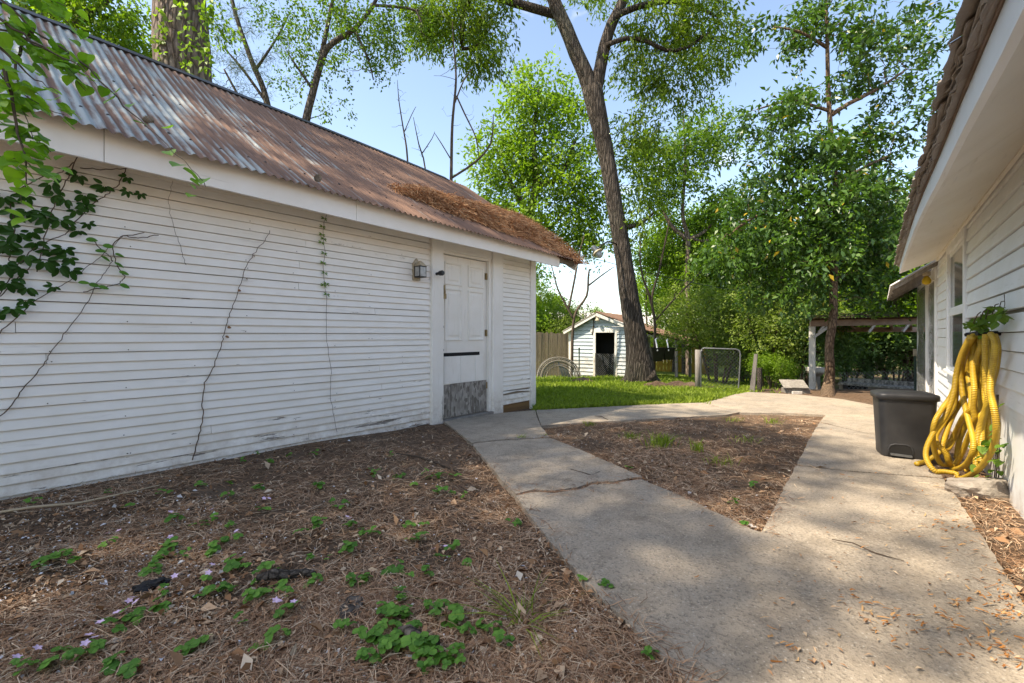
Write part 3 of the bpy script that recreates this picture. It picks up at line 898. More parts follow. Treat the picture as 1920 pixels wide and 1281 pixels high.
for yy in (8.5, 9.5, 10.5, 11.5, 12.5): obj('porch_rafter', MB().beam((.16, yy, 1.70), (.64, yy, 2.02), .04, .05), MT['grey_wood'], house)
bl = thing('porch_light', 'yellow bulb porch light under the house awning', 'light', (.53, 9.0, 1.9))
obj('socket', MB().lathe([(.035, .10), (.045, .08), (.045, .03), (.03, .02)], (.53, 9.0, 1.86), 14), MT['cream_metal'], bl, True)
obj('bulb', MB().lathe([(.02, .02), (.035, .0), (.055, -.04), (.05, -.08), (.03, -.10), (.005, -.108)], (.53, 9.0, 1.86), 14), MT['bulb'], bl, True)

# ------------------------------------------------------------------ trees
def leaves_np(P, dirs, nrm, ln, wd, fold=.25, rg=rng):
    """diamond leaves, folded along the midrib: base, left, tip, right"""
    dirs = unit(dirs); side = unit(np.cross(dirs, nrm)); up = np.cross(side, dirs)
    ln, wd = ln[:, None], wd[:, None]
    mid = P + dirs * ln * .45
    b, t = P, P + dirs * ln - up * ln * .12
    l = mid - side * wd * .5 + up * wd * fold; r = mid + side * wd * .5 + up * wd * fold
    V = np.stack([b, l, t, r], 1).reshape(-1, 3)
    F = np.arange(len(V)).reshape(-1, 4)
    return V, F

def grow(seed, stems, blobs, leaf=(.09, .045), per=40, spray=(.45, .3), droop=.35, k=6, twig_r=.006, thick=.018, flat=.6, gap=0.0, low_cost=.6, needles=False):
    """stems: [(points, radii)]; blobs: [(centre, (rx, ry, rz), tips)] in metres.
    Branches are grown from the nearest wood to each tip; leaves spray round the tips."""
    rg = np.random.default_rng(seed); rnd = random.Random(seed)
    wood = MB(); N, NR = [], []
    for pts, rad in stems:
        pts = [Vector(p) for p in pts]
        # smooth resample
        Q, RR = [], []
        for i in range(len(pts) - 1):
            p0, p1, p2, p3 = pts[max(i - 1, 0)], pts[i], pts[i + 1], pts[min(i + 2, len(pts) - 1)]
            m = max(2, int((p2 - p1).length / .22))
            m = min(m, 14)
            for j in range(m):
                t_ = j / m
                q = .5 * ((2 * p1) + (p2 - p0) * t_ + (2 * p0 - 5 * p1 + 4 * p2 - p3) * t_ ** 2 + (3 * p1 - p0 - 3 * p2 + p3) * t_ ** 3)
                Q.append(q); RR.append(rad[i] + (rad[i + 1] - rad[i]) * t_)
        Q.append(pts[-1]); RR.append(rad[-1])
        kk = 14 if max(rad) > .12 else (9 if max(rad) > .05 else k)
        wood.tube(Q, [r * (1 + .07 * noise.noise(q * 2.3)) for q, r in zip(Q, RR)], kk)
        N += [tuple(q) for q in Q]; NR += RR
    tips = []
    for c, rr, n in blobs:
        c = np.array(c); d = unit(rg.normal(size=(n, 3))); s = rg.random((n, 1)) ** .38
        tips.append(c + d * s * np.array(rr))
    TD, TP = [], []
    if tips:
        T = np.concatenate(tips)
        N = np.array(N); NR = np.array(NR)
        d0 = np.array([np.min(np.linalg.norm(N - t_, axis=1)) for t_ in T])
        cap = len(N); bufN = np.zeros((cap + len(T) * 7, 3)); bufR = np.zeros(cap + len(T) * 7); bufN[:cap] = N; bufR[:cap] = NR; n_ = cap
        for idx in np.argsort(d0):
            t_ = T[idx]
            dv = t_ - bufN[:n_]; dist = np.linalg.norm(dv, axis=1)
            cost = dist + low_cost * np.maximum(0, -dv[:, 2]) + .25 * dist * (bufR[:n_] < .012)
            i = int(np.argmin(cost)); p0 = Vector(bufN[i]); p1 = Vector(t_); L_ = dist[i]
            if L_ < .02: L_ = .02
            r0 = min(bufR[i] * .62, twig_r + thick * L_); r1 = max(.0028, min(twig_r, r0 * .5))
            m = 3 if L_ < .6 else 5
            mid = [p0.lerp(p1, q / m) + Vector((rnd.gauss(0, 1), rnd.gauss(0, 1), rnd.gauss(.35, 1))) * L_ * .07 * math.sin(math.pi * q / m) for q in range(m + 1)]
            wood.tube(mid, [r0 + (r1 - r0) * q / m for q in range(m + 1)], 4 if r0 < .03 else k, False)
            for q in range(1, m + 1):
                bufN[n_] = mid[q]; bufR[n_] = r0 + (r1 - r0) * q / m; n_ += 1
            TP.append(t_); TD.append((p1 - mid[-2]).normalized())
    if not TP or per == 0: return wood, None
    TP, TD = np.array(TP), np.array([tuple(d) for d in TD])
    keep = rg.random(len(TP)) >= gap
    TP, TD = TP[keep], TD[keep]
    n = len(TP) * per
    tid = np.repeat(np.arange(len(TP)), per)
    # several short twigs per tip
    tw = rg.integers(0, 5, n)
    tdir = unit(rg.normal(size=(len(TP), 5, 3)) * np.array([1, 1, flat]) + TD[:, None, :] * .9 - np.array([0, 0, droop * .6])).reshape(-1, 3) if False else None
    R5 = rg.normal(size=(len(TP), 5, 3)) * np.array([1, 1, flat]) + TD[:, None, :] * .8 - np.array([0, 0, droop * .6])
    R5 /= np.linalg.norm(R5, axis=2, keepdims=True)
    td = R5[tid, tw]
    u = rg.random(n) ** .8
    P = TP[tid] + td * (u * spray[0])[:, None] + rg.normal(size=(n, 3)) * spray[1] * .22
    P[:, 2] -= droop * .25 * u * spray[0]
    dirs = td * .7 + rg.normal(size=(n, 3)) * .8 - np.array([0, 0, droop])
    nrm = rg.normal(size=(n, 3)) * .75 + np.array([0, 0, 1.0])
    sz = rg.uniform(.7, 1.25, n)
    V, F = leaves_np(P, dirs, nrm, leaf[0] * sz, leaf[1] * sz)
    tt = np.clip(rg.normal(.42, .2, len(TP))[tid] + rg.normal(0, .17, n), 0, .95)
    tt[rg.random(n) < .008] = 1.0
    return wood, (V, F, tt)

def tree(name, label, base, bark_mat, leaf_mat, wl_, cat='tree', group=None, crown='crown'):
    wood, lv = wl_
    t_ = thing(name, label, cat, base, group=group)
    tr = obj('trunk', wood, bark_mat, t_, True)
    if lv is not None:
        me = np_mesh('crown', lv[0], lv[1], leaf_mat, lv[2])
        o = obj(crown, me, None, t_); o['kind'] = 'stuff'
    return t_
def copy_tree(o, loc, rotz, sc, label):
    c = o.copy(); link(c); c.location = loc; c.rotation_euler = (0, 0, rotz); c.scale = sc; c['label'] = label
    for ch in o.children:
        d = ch.copy(); link(d); d.parent = c
    return c
def pl(D, *pts): return [at(x, y, D) for x, y in pts]
def prr(D, *px): return [p * D / FPX for p in px]
def bl_(D, *rows):
    """rows: (px, py, rx_px, ry_px, depth_m, tips)"""
    return [(tuple(at(x, y, D + dd)), (rx * D / FPX, rz_, ry * D / FPX), n) for (x, y, rx, ry, rz_, dd, n) in rows]

# the leaning two-stemmed oak in the lawn
D = 12.3
b0 = g(1203, 717)
stems = [([b0 - Vector((0, 0, .25))] + pl(D, (1201, 700), (1197, 670), (1192, 630), (1180, 560), (1167, 470), (1153, 390), (1142, 320), (1128, 250), (1116, 195), (1110, 165)), prr(D, 34, 28, 23, 20, 17.5, 15.5, 14.5, 14.5, 15.5, 18, 19)),
         (pl(D, (1112, 190), (1098, 140), (1080, 100), (1062, 55), (1040, 5), (1010, -70), (960, -170), (930, -300)), prr(D, 15, 14, 13, 12.5, 11.5, 10, 8, 5)),
         (pl(D, (1112, 190), (1125, 130), (1133, 90), (1147, 45), (1168, 2), (1195, -70), (1235, -170), (1250, -320)), prr(D, 14, 12, 11, 10, 9, 8, 6, 4)),
         (pl(D - .3, (1155, 30), (1190, 15), (1235, 4), (1290, 6), (1340, 30)), prr(D, 6, 5.5, 5, 4, 2)),
         (pl(D - .2, (1138, 85), (1175, 72), (1215, 78), (1250, 95), (1290, 88), (1330, 60)), prr(D, 4.5, 4.2, 4, 3.5, 3, 1.5)),
         (pl(D + .2, (1160, 430), (1178, 425), (1200, 420), (1225, 400)), prr(D, 6, 5, 4, 2)),
         (pl(D + .5, (1050, 30), (980, 10), (900, -10), (872, 10), (867, 50), (868, 92), (905, 80)), prr(D, 9, 8, 7, 6, 5, 4, 2)),
         (pl(D + .3, (1185, 705), (1176, 714), (1160, 721)), prr(D, 17, 10, 4)), (pl(D - .3, (1215, 705), (1228, 716), (1246, 723)), prr(D, 17, 10, 4))]
W = grow(11, stems, bl_(D, (1250, 45, 80, 45, 1.2, 0, 50), (1330, 60, 70, 70, 1.3, .3, 55), (1200, 110, 50, 50, 1.0, .4, 26), (1270, 150, 60, 40, 1.0, .2, 30), (1185, 250, 50, 60, .9, .5, 24), (1215, 330, 60, 60, 1.0, .6, 24),
                       (870, 25, 100, 45, 1.0, .5, 80), (910, 95, 60, 30, .7, .4, 26), (800, 40, 60, 45, .8, .6, 40), (1190, 410, 45, 35, .8, .4, 12),
                       (1180, -150, 260, 110, 2.6, 0, 130), (980, -170, 150, 80, 2.0, 0, 60)), leaf=(.15, .05), per=50, spray=(.5, .35), droop=.75, thick=.016)
tree('oak_tree', 'tall leaning tree whose thick trunk forks into two limbs on the lawn', b0, MT['oak_bark'], MT['leaf_oak'], W)

# dark glossy tree at the patio edge
D = 9.7
b1 = g(1552, 744)
stems = [([b1 - Vector((0, 0, .12))] + pl(D, (1553, 728), (1556, 700), (1555, 665), (1556, 635), (1562, 600), (1563, 540), (1566, 440), (1567, 380), (1566, 330), (1558, 250), (1553, 170), (1551, 80), (1548, -20), (1545, -120)), prr(D, 14, 10.5, 8.5, 7.5, 7.2, 7, 6.5, 5.6, 5, 4.6, 4.2, 3.8, 3.2, 2.5, 1.5)),
         (pl(D, (1553, 728), (1544, 738), (1537, 745)), prr(D, 8, 6, 2)),
         (pl(D, (1564, 420), (1500, 395), (1430, 400), (1380, 430)), prr(D, 5, 4, 3, 2)), (pl(D, (1560, 215), (1590, 195), (1640, 170), (1700, 130)), prr(D, 4.5, 4, 3, 1.5)),
         (pl(D, (1559, 210), (1530, 200), (1480, 190), (1420, 205)), prr(D, 3.5, 3, 2.5, 1.2)), (pl(D, (1552, 90), (1500, 60), (1450, 50)), prr(D, 3.5, 2.5, 1.2)),
         (pl(D, (1566, 350), (1610, 320), (1670, 290)), prr(D, 4, 3, 1.3))]
W = grow(12, stems, bl_(D, (1480, 60, 60, 30, .9, 0, 14), (1560, 30, 90, 45, 1.0, 0, 26), (1640, 60, 70, 45, 1.0, .2, 20), (1720, 70, 65, 55, .9, .3, 20), (1460, 215, 75, 28, .8, -.2, 24), (1530, 150, 60, 35, .8, 0, 11), (1630, 130, 60, 35, .9, .1, 14),
                       (1480, 290, 90, 45, 1.0, 0, 36), (1580, 290, 80, 40, 1.0, .2, 28), (1680, 250, 80, 50, 1.0, .3, 28), (1440, 385, 95, 55, 1.1, 0, 46), (1540, 380, 90, 50, 1.0, -.4, 44), (1640, 360, 90, 60, 1.1, .2, 46),
                       (1400, 470, 90, 45, 1.0, .2, 36), (1500, 470, 90, 55, 1.0, -.2, 48), (1600, 460, 90, 60, 1.1, 0, 48), (1680, 450, 60, 70, 1.0, .3, 32), (1470, 545, 70, 35, .8, 0, 22), (1560, 540, 80, 40, .8, .2, 26), (1640, 540, 70, 40, .8, .2, 24), (1710, 160, 60, 40, 1, .2, 12)),
         leaf=(.135, .058), per=40, spray=(.36, .26), droop=.3, thick=.012, flat=.55)
tree('laurel_tree', 'slender curved tree with dark glossy leaves at the patio edge', b1, MT['red_bark'], MT['leaf_dark'], W)

# thick pine behind the shed
D = 9.0
pb = at(345, 500, D); pb.z = gz(pb.x, pb.y)
stems = [([pb - Vector((0, 0, .3))] + pl(D, (346, 300), (344, 150), (340, 60), (335, -60), (328, -300), (322, -700)) + [at(318, -1100, D)], prr(D, 56, 47, 45, 43, 41, 36, 26, 9))]
pc = at(320, -900, D)
W = grow(21, stems, [((pc.x, pc.y, pc.z), (3.6, 3.6, 2.6), 90), ((pc.x + 1.5, pc.y - 2.0, pc.z - 2.0), (3.0, 3.0, 1.3), 50)], leaf=(.24, .012), per=70, spray=(.42, .4), droop=.2, thick=.02)
pine = tree('pine_tree', 'massive pine trunk rising behind the left end of the shed roof', pb, MT['pine_bark'], MT['leaf_pine'], W)
# climbing vine on that pine
rv = np.random.default_rng(4); n = 300
pxs = rv.choice([298, 304, 340, 352, 382, 388, 390], n) + rv.normal(0, 6, n); pys = rv.uniform(-60, 150, n)
P = np.array([tuple(at(a, b, D - .46 - .1 * rv.random())) for a, b in zip(pxs, pys)])
V, F = leaves_np(P, rv.normal(size=(n, 3)) * .7 + [0, 0, -.5], rv.normal(size=(n, 3)) * .5 + [.5, -.8, .3], rv.uniform(.08, .15, n), rv.uniform(.05, .10, n))
vt = thing('climbing_vine', 'bright green vine climbing the massive pine trunk', 'vine', tuple(at(345, 160, D - .45)))
m = MB()
for s in range(5): m.tube([at(310 + 17 * s + 6 * math.sin(q + s), 190 - q * 36, D - .47) for q in range(8)], .008, 4)
obj('stem', m, MT['twig'], vt)
o = obj('foliage', np_mesh('foliage', V, F, MT['leaf_bright'], rv.random(n) * .9), None, vt); o['kind'] = 'stuff'

# leafy tree behind the left end of the shed
D = 10.5
tb = at(120, 500, D); tb.z = gz(tb.x, tb.y)
stems = [([tb] + pl(D, (110, 300), (90, 100), (100, -60), (130, -220)), prr(D, 16, 14, 11, 8, 3)), (pl(D, (90, 100), (170, 20), (260, -30)), prr(D, 8, 6, 3)), (pl(D, (95, 60), (20, -10), (-60, -60)), prr(D, 7, 5, 3))]
W = grow(22, stems, bl_(D, (50, 20, 90, 60, 1.3, 0, 46), (180, 30, 90, 60, 1.2, 0, 50), (260, 70, 60, 60, 1.0, .3, 30), (240, 130, 60, 30, .8, .2, 20), (120, -60, 160, 60, 1.6, 0, 60), (390, 20, 35, 50, .7, .4, 10), (-120, 30, 120, 100, 1.5, 0, 50)), leaf=(.13, .06), per=46, spray=(.42, .32), droop=.5)
tree('leafy_tree', 'bright leafy tree filling the sky above the left end of the shed roof', tb, MT['grey_bark'], MT['leaf_bright'], W)

# thin tree with a crooked trunk and sparse leaves
D = 11.5
tb = at(560, 500, D); tb.z = gz(tb.x, tb.y)
stems = [([tb] + pl(D, (566, 300), (574, 225), (585, 180), (598, 130), (612, 92), (640, 70), (664, 55), (700, 10), (730, -60)), prr(D, 9, 8, 7, 6.5, 6, 5.6, 5, 4.2, 3.4, 2)),
         (pl(D, (596, 135), (612, 60), (622, 10), (640, -60)), prr(D, 5, 4, 3, 2)), (pl(D, (588, 170), (560, 130), (540, 100)), prr(D, 3, 2, 1)), (pl(D, (664, 55), (690, 110), (700, 150)), prr(D, 3, 2, 1)), (pl(D, (700, 10), (780, 20), (790, 60)), prr(D, 3, 2.5, 1))]
W = grow(23, stems, bl_(D, (560, 70, 45, 60, .8, 0, 30), (620, 30, 60, 50, .9, 0, 42), (690, 50, 60, 55, .9, 0, 50), (720, 110, 50, 40, .7, 0, 28), (640, 130, 50, 40, .7, 0, 13), (560, 150, 40, 40, .6, 0, 11), (770, 40, 50, 50, .8, .2, 24), (620, 200, 40, 30, .5, 0, 5), (520, 30, 45, 40, .7, 0, 14), (690, -60, 120, 60, 1.2, 0, 40)), leaf=(.085, .05), per=26, spray=(.3, .24), droop=.5)
tree('sparse_tree', 'thin crooked tree with sparse new leaves behind the shed ridge', tb, MT['grey_bark'], MT['leaf_mid'], W)

# dark young pine
D = 13.0
tb = at(520, 500, D); tb.z = gz(tb.x, tb.y)
stems = [([tb] + pl(D, (515, 330), (500, 190), (470, 110), (440, 20), (425, -60)), prr(D, 8, 7, 5.5, 4.5, 3.5, 2)), (pl(D, (505, 200), (455, 130), (420, 90)), prr(D, 3, 2.4, 1)), (pl(D, (480, 130), (520, 70), (545, 20)), prr(D, 3, 2, 1)), (pl(D, (540, 330), (470, 220), (420, 130)), prr(D, 4, 3, 1.5))]
W = grow(24, stems, bl_(D, (440, 90, 45, 50, .9, 0, 16), (480, 150, 50, 40, .8, 0, 14), (420, 150, 30, 35, .6, 0, 8), (520, 110, 35, 50, .8, 0, 8), (460, 30, 50, 40, .8, 0, 12)), leaf=(.17, .009), per=70, spray=(.25, .3), droop=.1)
tree('young_pine', 'dark thin-branched pine between the massive trunk and the crooked tree', tb, MT['grey_bark'], MT['leaf_pine'], W)

# rounded tree right of the shed roof
D = 21
tb = at(985, 640, D); tb.z = gz(tb.x, tb.y)
stems = [([tb] + pl(D, (985, 500), (990, 420), (1005, 340), (1000, 260), (1010, 170)), prr(D, 10, 9, 8, 7, 5, 2)), (pl(D, (990, 400), (950, 330), (930, 280)), prr(D, 6, 4.5, 2.5)), (pl(D, (1000, 350), (1050, 330), (1080, 260)), prr(D, 6, 4, 2)), (pl(D, (988, 460), (1040, 420), (1070, 380)), prr(D, 5, 3, 2))]
W = grow(31, stems, bl_(D, (1010, 165, 45, 40, 1.2, 0, 40), (985, 225, 60, 45, 1.6, 0, 56), (1050, 230, 50, 50, 1.4, 0, 44), (950, 280, 55, 40, 1.5, 0, 46), (1020, 310, 70, 50, 1.8, 0, 64), (940, 345, 45, 40, 1.3, 0, 34), (1075, 340, 50, 60, 1.4, 0, 44), (1000, 400, 70, 45, 1.6, 0, 54), (1060, 430, 50, 40, 1.4, 0, 34), (935, 420, 45, 50, 1.2, 0, 34), (905, 300, 25, 30, .8, 0, 12), (1100, 280, 40, 45, 1.0, 0, 26), (1080, 190, 25, 30, .8, 0, 9), (1115, 370, 45, 50, 1.2, 0, 34), (1105, 450, 50, 35, 1.2, 0, 26), (970, 150, 20, 20, .6, 0, 5)), leaf=(.21, .10), per=40, spray=(.9, .6), droop=.3, gap=.15)
tree('round_tree', 'rounded bright green tree between the shed gable and the leaning oak', tb, MT['grey_bark'], MT['leaf_bright'], W)

# far pine with a bare trunk right of the oak
D = 21
tb = at(1291, 700, D); tb.z = gz(tb.x, tb.y)
stems = [([tb] + pl(D, (1290, 600), (1289, 520), (1290, 450), (1280, 400), (1285, 300), (1280, 200)), prr(D, 5.4, 5, 4.8, 4.4, 3.2, 2.4, 1.2)), (pl(D, (1290, 450), (1265, 430), (1248, 405), (1238, 370)), prr(D, 4, 4, 3, 2)), (pl(D, (1290, 450), (1320, 435), (1345, 410)), prr(D, 4, 3, 1.5)), (pl(D, (1290, 445), (1320, 452), (1370, 440)), prr(D, 3, 2.5, 1))]
W = grow(32, stems, bl_(D, (1240, 360, 40, 40, 1.2, 0, 24), (1340, 395, 50, 40, 1.3, 0, 30), (1290, 300, 70, 60, 1.8, 0, 50), (1350, 470, 60, 35, 1.4, 0, 44), (1230, 290, 50, 50, 1.3, 0, 30), (1330, 250, 60, 50, 1.4, 0, 36)), leaf=(.22, .09), per=44, spray=(.6, .45), droop=.3)
tree('tall_pine', 'tall straight tree with reddish bare trunk behind the wire gate', tb, MT['pine_bark'], MT['leaf_mid'], W)

# two kinds of broadleaf tree and two kinds of shrub, planted through the wood behind
def proto_tree(seed, H, spread, leafm, leaf, n, per, barkm):
    rg = random.Random(seed)
    st = [([(0, 0, -.5), (rg.uniform(-.2, .2), 0, H * .3), (rg.uniform(-.4, .4), .2, H * .6), (0, rg.uniform(-.3, .3), H * .9)], [.20, .16, .11, .03])]
    bl2 = []
    for i in range(8):
        a = i * 2.4; r_ = spread * rg.uniform(.35, .75); z = H * rg.uniform(.32, .92)
        bl2.append(((math.cos(a) * r_, math.sin(a) * r_, z), (spread * .42, spread * .42, H * .12), n // 9))
    bl2.append(((0, 0, H * .92), (spread * .4, spread * .4, H * .1), n // 9))
    return grow(seed, st, bl2, leaf=leaf, per=per, spray=(.8, .6), droop=.3, thick=.02)
def proto_shrub(seed, H, spread, leaf, n, per, flat=.8):
    rg = random.Random(seed); st, bl2 = [], []
    for i in range(6):
        a = i * 1.05 + rg.random(); x, y_ = math.cos(a) * spread * .5, math.sin(a) * spread * .5
        st.append(([(x * .15, y_ * .15, -.2), (x * .5, y_ * .5, H * .35), (x, y_, H * rg.uniform(.6, .9))], [.03, .022, .006]))
        bl2.append(((x, y_, H * rg.uniform(.3, .75)), (spread * .42, spread * .42, H * .28), n // 7))
    bl2.append(((0, 0, H * .7), (spread * .4, spread * .4, H * .3), n // 7))
    return grow(seed, st, bl2, leaf=leaf, per=per, spray=(.35, .3), droop=.25, thick=.012, flat=flat)
protos = {}
def plant(kind, px, py_base, D, H, rotz, label, wide=1.0):
    """a tree or shrub of a kind, with its foot on the ground at depth D below the given column"""
    base = at(px, 640, D); base.z = gz(base.x, base.y)
    if kind not in protos:
        mk, barkm, leafm, name, cat, grp, h0 = KINDS[kind]
        t_ = tree(name, label, (0, 0, 0), barkm, leafm, mk(), cat, grp)
        protos[kind] = (t_, h0)
        t_.location = base; t_.rotation_euler = (0, 0, rotz); s = H / h0; t_.scale = (s * wide, s * wide, s); return t_
    t_, h0 = protos[kind]; s = H / h0
    return copy_tree(t_, base, rotz, (s * wide, s * wide, s), label)
KINDS = {
    'maple': (lambda: proto_tree(41, 9, 3.2, None, (.20, .10), 230, 42, None), MT['grey_bark'], MT['leaf_bright'], 'broadleaf_tree', 'tree', 'trees in the wood behind the yard', 9),
    'elm': (lambda: proto_tree(42, 10, 2.8, None, (.18, .08), 240, 42, None), MT['grey_bark'], MT['leaf_mid'], 'woodland_tree', 'tree', 'trees in the wood behind the yard', 10),
    'haze': (lambda: proto_tree(43, 11, 3.6, None, (.30, .16), 220, 40, None), MT['grey_bark'], MT['leaf_oak'], 'distant_tree', 'tree', 'trees in the wood behind the yard', 11),
    'privet': (lambda: proto_shrub(51, 2.4, 1.5, (.075, .035), 230, 52), MT['twig'], MT['leaf_shrub'], 'privet_shrub', 'shrub', 'shrubs behind the fence', 2.4),
    'bay': (lambda: proto_shrub(52, 2.6, 1.6, (.10, .05), 200, 48), MT['twig'], MT['leaf_blue'], 'evergreen_shrub', 'shrub', 'shrubs behind the fence', 2.6),
    'bright': (lambda: proto_shrub(53, 2.2, 1.4, (.09, .05), 190, 46), MT['twig'], MT['leaf_bright'], 'leafy_shrub', 'shrub', 'shrubs behind the fence', 2.2)}
for a in (('maple', 1330, 0, 27, 9.6, .3, 'bright green tree directly behind the tall straight reddish trunk'), ('maple', 1415, 0, 24, 8.4, 1.4, 'bright green tree behind the shrubs left of the dark glossy tree'),
          ('maple', 1235, 0, 31, 7.0, 2.2, 'bright green tree seen just right of the leaning oak trunk'), ('elm', 1480, 0, 25, 8.6, .9, 'mid green tree behind the dark glossy tree, over the gate posts'),
          ('elm', 1700, 0, 24, 8.8, 2.0, 'mid green tree beside the house eave, behind the dark glossy tree'), ('maple', 1650, 0, 26, 9.6, 4.0, 'bright green tree behind the pergola roof'),
          ('elm', 1590, 0, 27, 8.5, 5.1, 'mid green tree behind the middle of the pergola'), ('maple', 1015, 0, 24, 4.6, .5, 'low bright tree over the board fence beside the shed corner', 1.1),
          ('haze', 1040, 0, 46, 6.5, .2, 'distant tree over the fence left of the little blue shed'), ('haze', 1120, 0, 52, 5.6, 1.2, 'distant tree straight above the little blue shed'),
          ('haze', 1262, 0, 48, 8, 2.9, 'distant tree over the lean-to roof'), ('haze', 1370, 0, 44, 12, 3.3, 'distant tree over the wire gate'), ('haze', 1480, 0, 42, 13, 4.4, 'distant tree behind the gate posts'), ('haze', 1590, 0, 40, 13, 5.2, 'distant tree behind the left half of the pergola'),
          ('haze', 1700, 0, 38, 14, .6, 'distant tree behind the right half of the pergola'), ('haze', 940, 0, 44, 10, .9, 'distant tree hidden mostly by the shed gable'), ('haze', 1800, 0, 40, 13, 3.9, 'distant tree behind the house'),
          ('maple', 1285, 0, 23, 8.2, 5.4, 'bright green tree just left of the tall straight reddish trunk'), ('maple', 1375, 0, 28, 7.6, 2.6, 'bright green tree rising behind the open wire gate'), ('maple', 925, 0, 27, 9.2, 1.1, 'bright green tree hugging the far end of the shed roof'),
          ('elm', 1440, 0, 27, 9, 3.0, 'tall mid green tree between the oak and the dark glossy tree'),
          ('elm', 700, 0, 30, 7.6, 2.2, 'distant treetop peeping over the shed ridge')):
    plant(*a)
for a in (('privet', 1345, 0, 15.5, 3.4, 0, 'airy olive shrub behind the wire gate', 1.1), ('privet', 1440, 0, 13.5, 3.0, 1.3, 'airy olive shrub just right of the gate posts', 1.05), ('bay', 1500, 0, 13.2, 2.6, 2.0, 'blue-green shrub left of the pergola post'),
          ('bright', 1450, 0, 12.0, 1.0, .6, 'low leafy bush at the foot of the leaning gate post'), ('bright', 1400, 0, 21, 2.8, 4.0, 'tall leafy bush behind the gate posts'), ('bay', 1590, 0, 16.5, 2.6, 3.1, 'blue-green shrub seen through the left of the pergola', 1.2), ('bay', 1680, 0, 16.0, 2.6, 4.5, 'blue-green shrub seen through the right of the pergola', 1.2),
          ('bright', 1640, 0, 19, 4.0, 5.2, 'leafy bush seen through the middle of the pergola', 1.2), ('privet', 1545, 0, 19, 3.2, 2.6, 'airy olive shrub behind the pergola post', 1.2), ('bay', 1400, 0, 16.5, 2.6, 5.9, 'blue-green shrub low behind the gate posts'),
          ('privet', 1480, 0, 17, 3.2, .4, 'tall olive shrub behind the small wooden hutch', 1.1), ('bright', 1730, 0, 16, 4.5, 1.0, 'leafy bush behind the porch corner', 1.2), ('bright', 1015, 0, 22.5, 3.4, 1.7, 'leafy bush over the fence at the shed corner post', 1.1), ('bright', 1270, 0, 26, 3.0, 2.7, 'leafy bush behind the ochre fence', 1.2),
          ('privet', 1055, 0, 21.5, 3.2, 3.3, 'airy olive shrub left of the little blue shed')):
    plant(*a)

for k_, (px, D_, H_, w_, lab) in enumerate(((1262, 24, 9, 1.6, 'slender pole tree left of the tall straight reddish trunk'), (1277, 26, 8, 1.3, 'thinnest pole tree beside the tall straight reddish trunk'), (1338, 26, 10, 1.5, 'slender pole tree above the middle of the wire gate'), (1405, 23, 10, 1.8, 'slender pole tree above the leaning gate post'), (1215, 27, 9, 1.4, 'slender pole tree close right of the oak trunk'), (1625, 19, 9, 1.9, 'slender pole tree behind the pergola roof'))):
    b = at(px, 640, D_); b.z = gz(b.x, b.y); r_ = random.Random(k_); j = lambda: r_.uniform(-.15, .15)
    st2 = [([tuple(b - Vector((0, 0, .3))), (b.x + j(), b.y, b.z + H_ * .3), (b.x + j(), b.y + j(), b.z + H_ * .6), (b.x + 2 * j(), b.y, b.z + H_)], [w_ * .045, w_ * .04, w_ * .03, .01])]
    tree('pole_tree', lab, tuple(b), MT['pine_bark' if k_ % 2 else 'grey_bark'], MT['leaf_mid' if k_ % 2 else 'leaf_bright'], grow(300 + k_, st2, [((b.x, b.y, b.z + H_ * .8), (1.5, 1.5, H_ * .2), 34), ((b.x + .5, b.y, b.z + H_ * .5), (1.2, 1.2, .9), 10)], leaf=(.19, .085), per=36, spray=(.7, .5), droop=.4), group='trees in the wood behind the yard')
# trees behind the viewer whose crowns shade the yard
SHADE = []
def shade_tree(seed, x, y_, H, blobs, label, leafm='leaf_mid', name='shade_tree', per=62, leaf=(.17, .085)):
    st = [([(x, y_, -.4), (x + .1, y_, H * .3), (x - .2, y_ + .2, H * .6), (x, y_, H * .95)], [.3, .24, .17, .05])]
    tree(name, label, (x, y_, 0), MT['grey_bark'], MT[leafm], grow(seed, st, blobs, leaf=leaf, per=per, spray=(.6, .45), droop=.4, thick=.02), group='trees standing around the yard')
shade_tree(61, -9.4, -7.6, 17.5, [((-8.2, -8.9, 16.2), (2.2, 2.2, 1.2), 120), ((-9.8, -6.0, 15.6), (1.7, 2.2, 1.1), 60), ((-6.6, -9.6, 15.8), (1.4, 1.4, 1.0), 40), ((-6.8, -6.4, 15.6), (1.5, 1.5, 1.0), 40)], 'tall broad tree beyond the near end of the white shed')
shade_tree(62, -10.4, -3.4, 17.0, [((-9.6, -3.2, 16.0), (1.6, 1.9, 1.1), 52), ((-5.5, -8.2, 15.6), (1.1, 1.5, .9), 17), ((-5.6, -4.6, 15.2), (1.2, 1.4, .9), 15), ((-7.4, -4.6, 15.4), (1.2, 1.2, .9), 26)], 'tall broad tree behind the near half of the white shed')

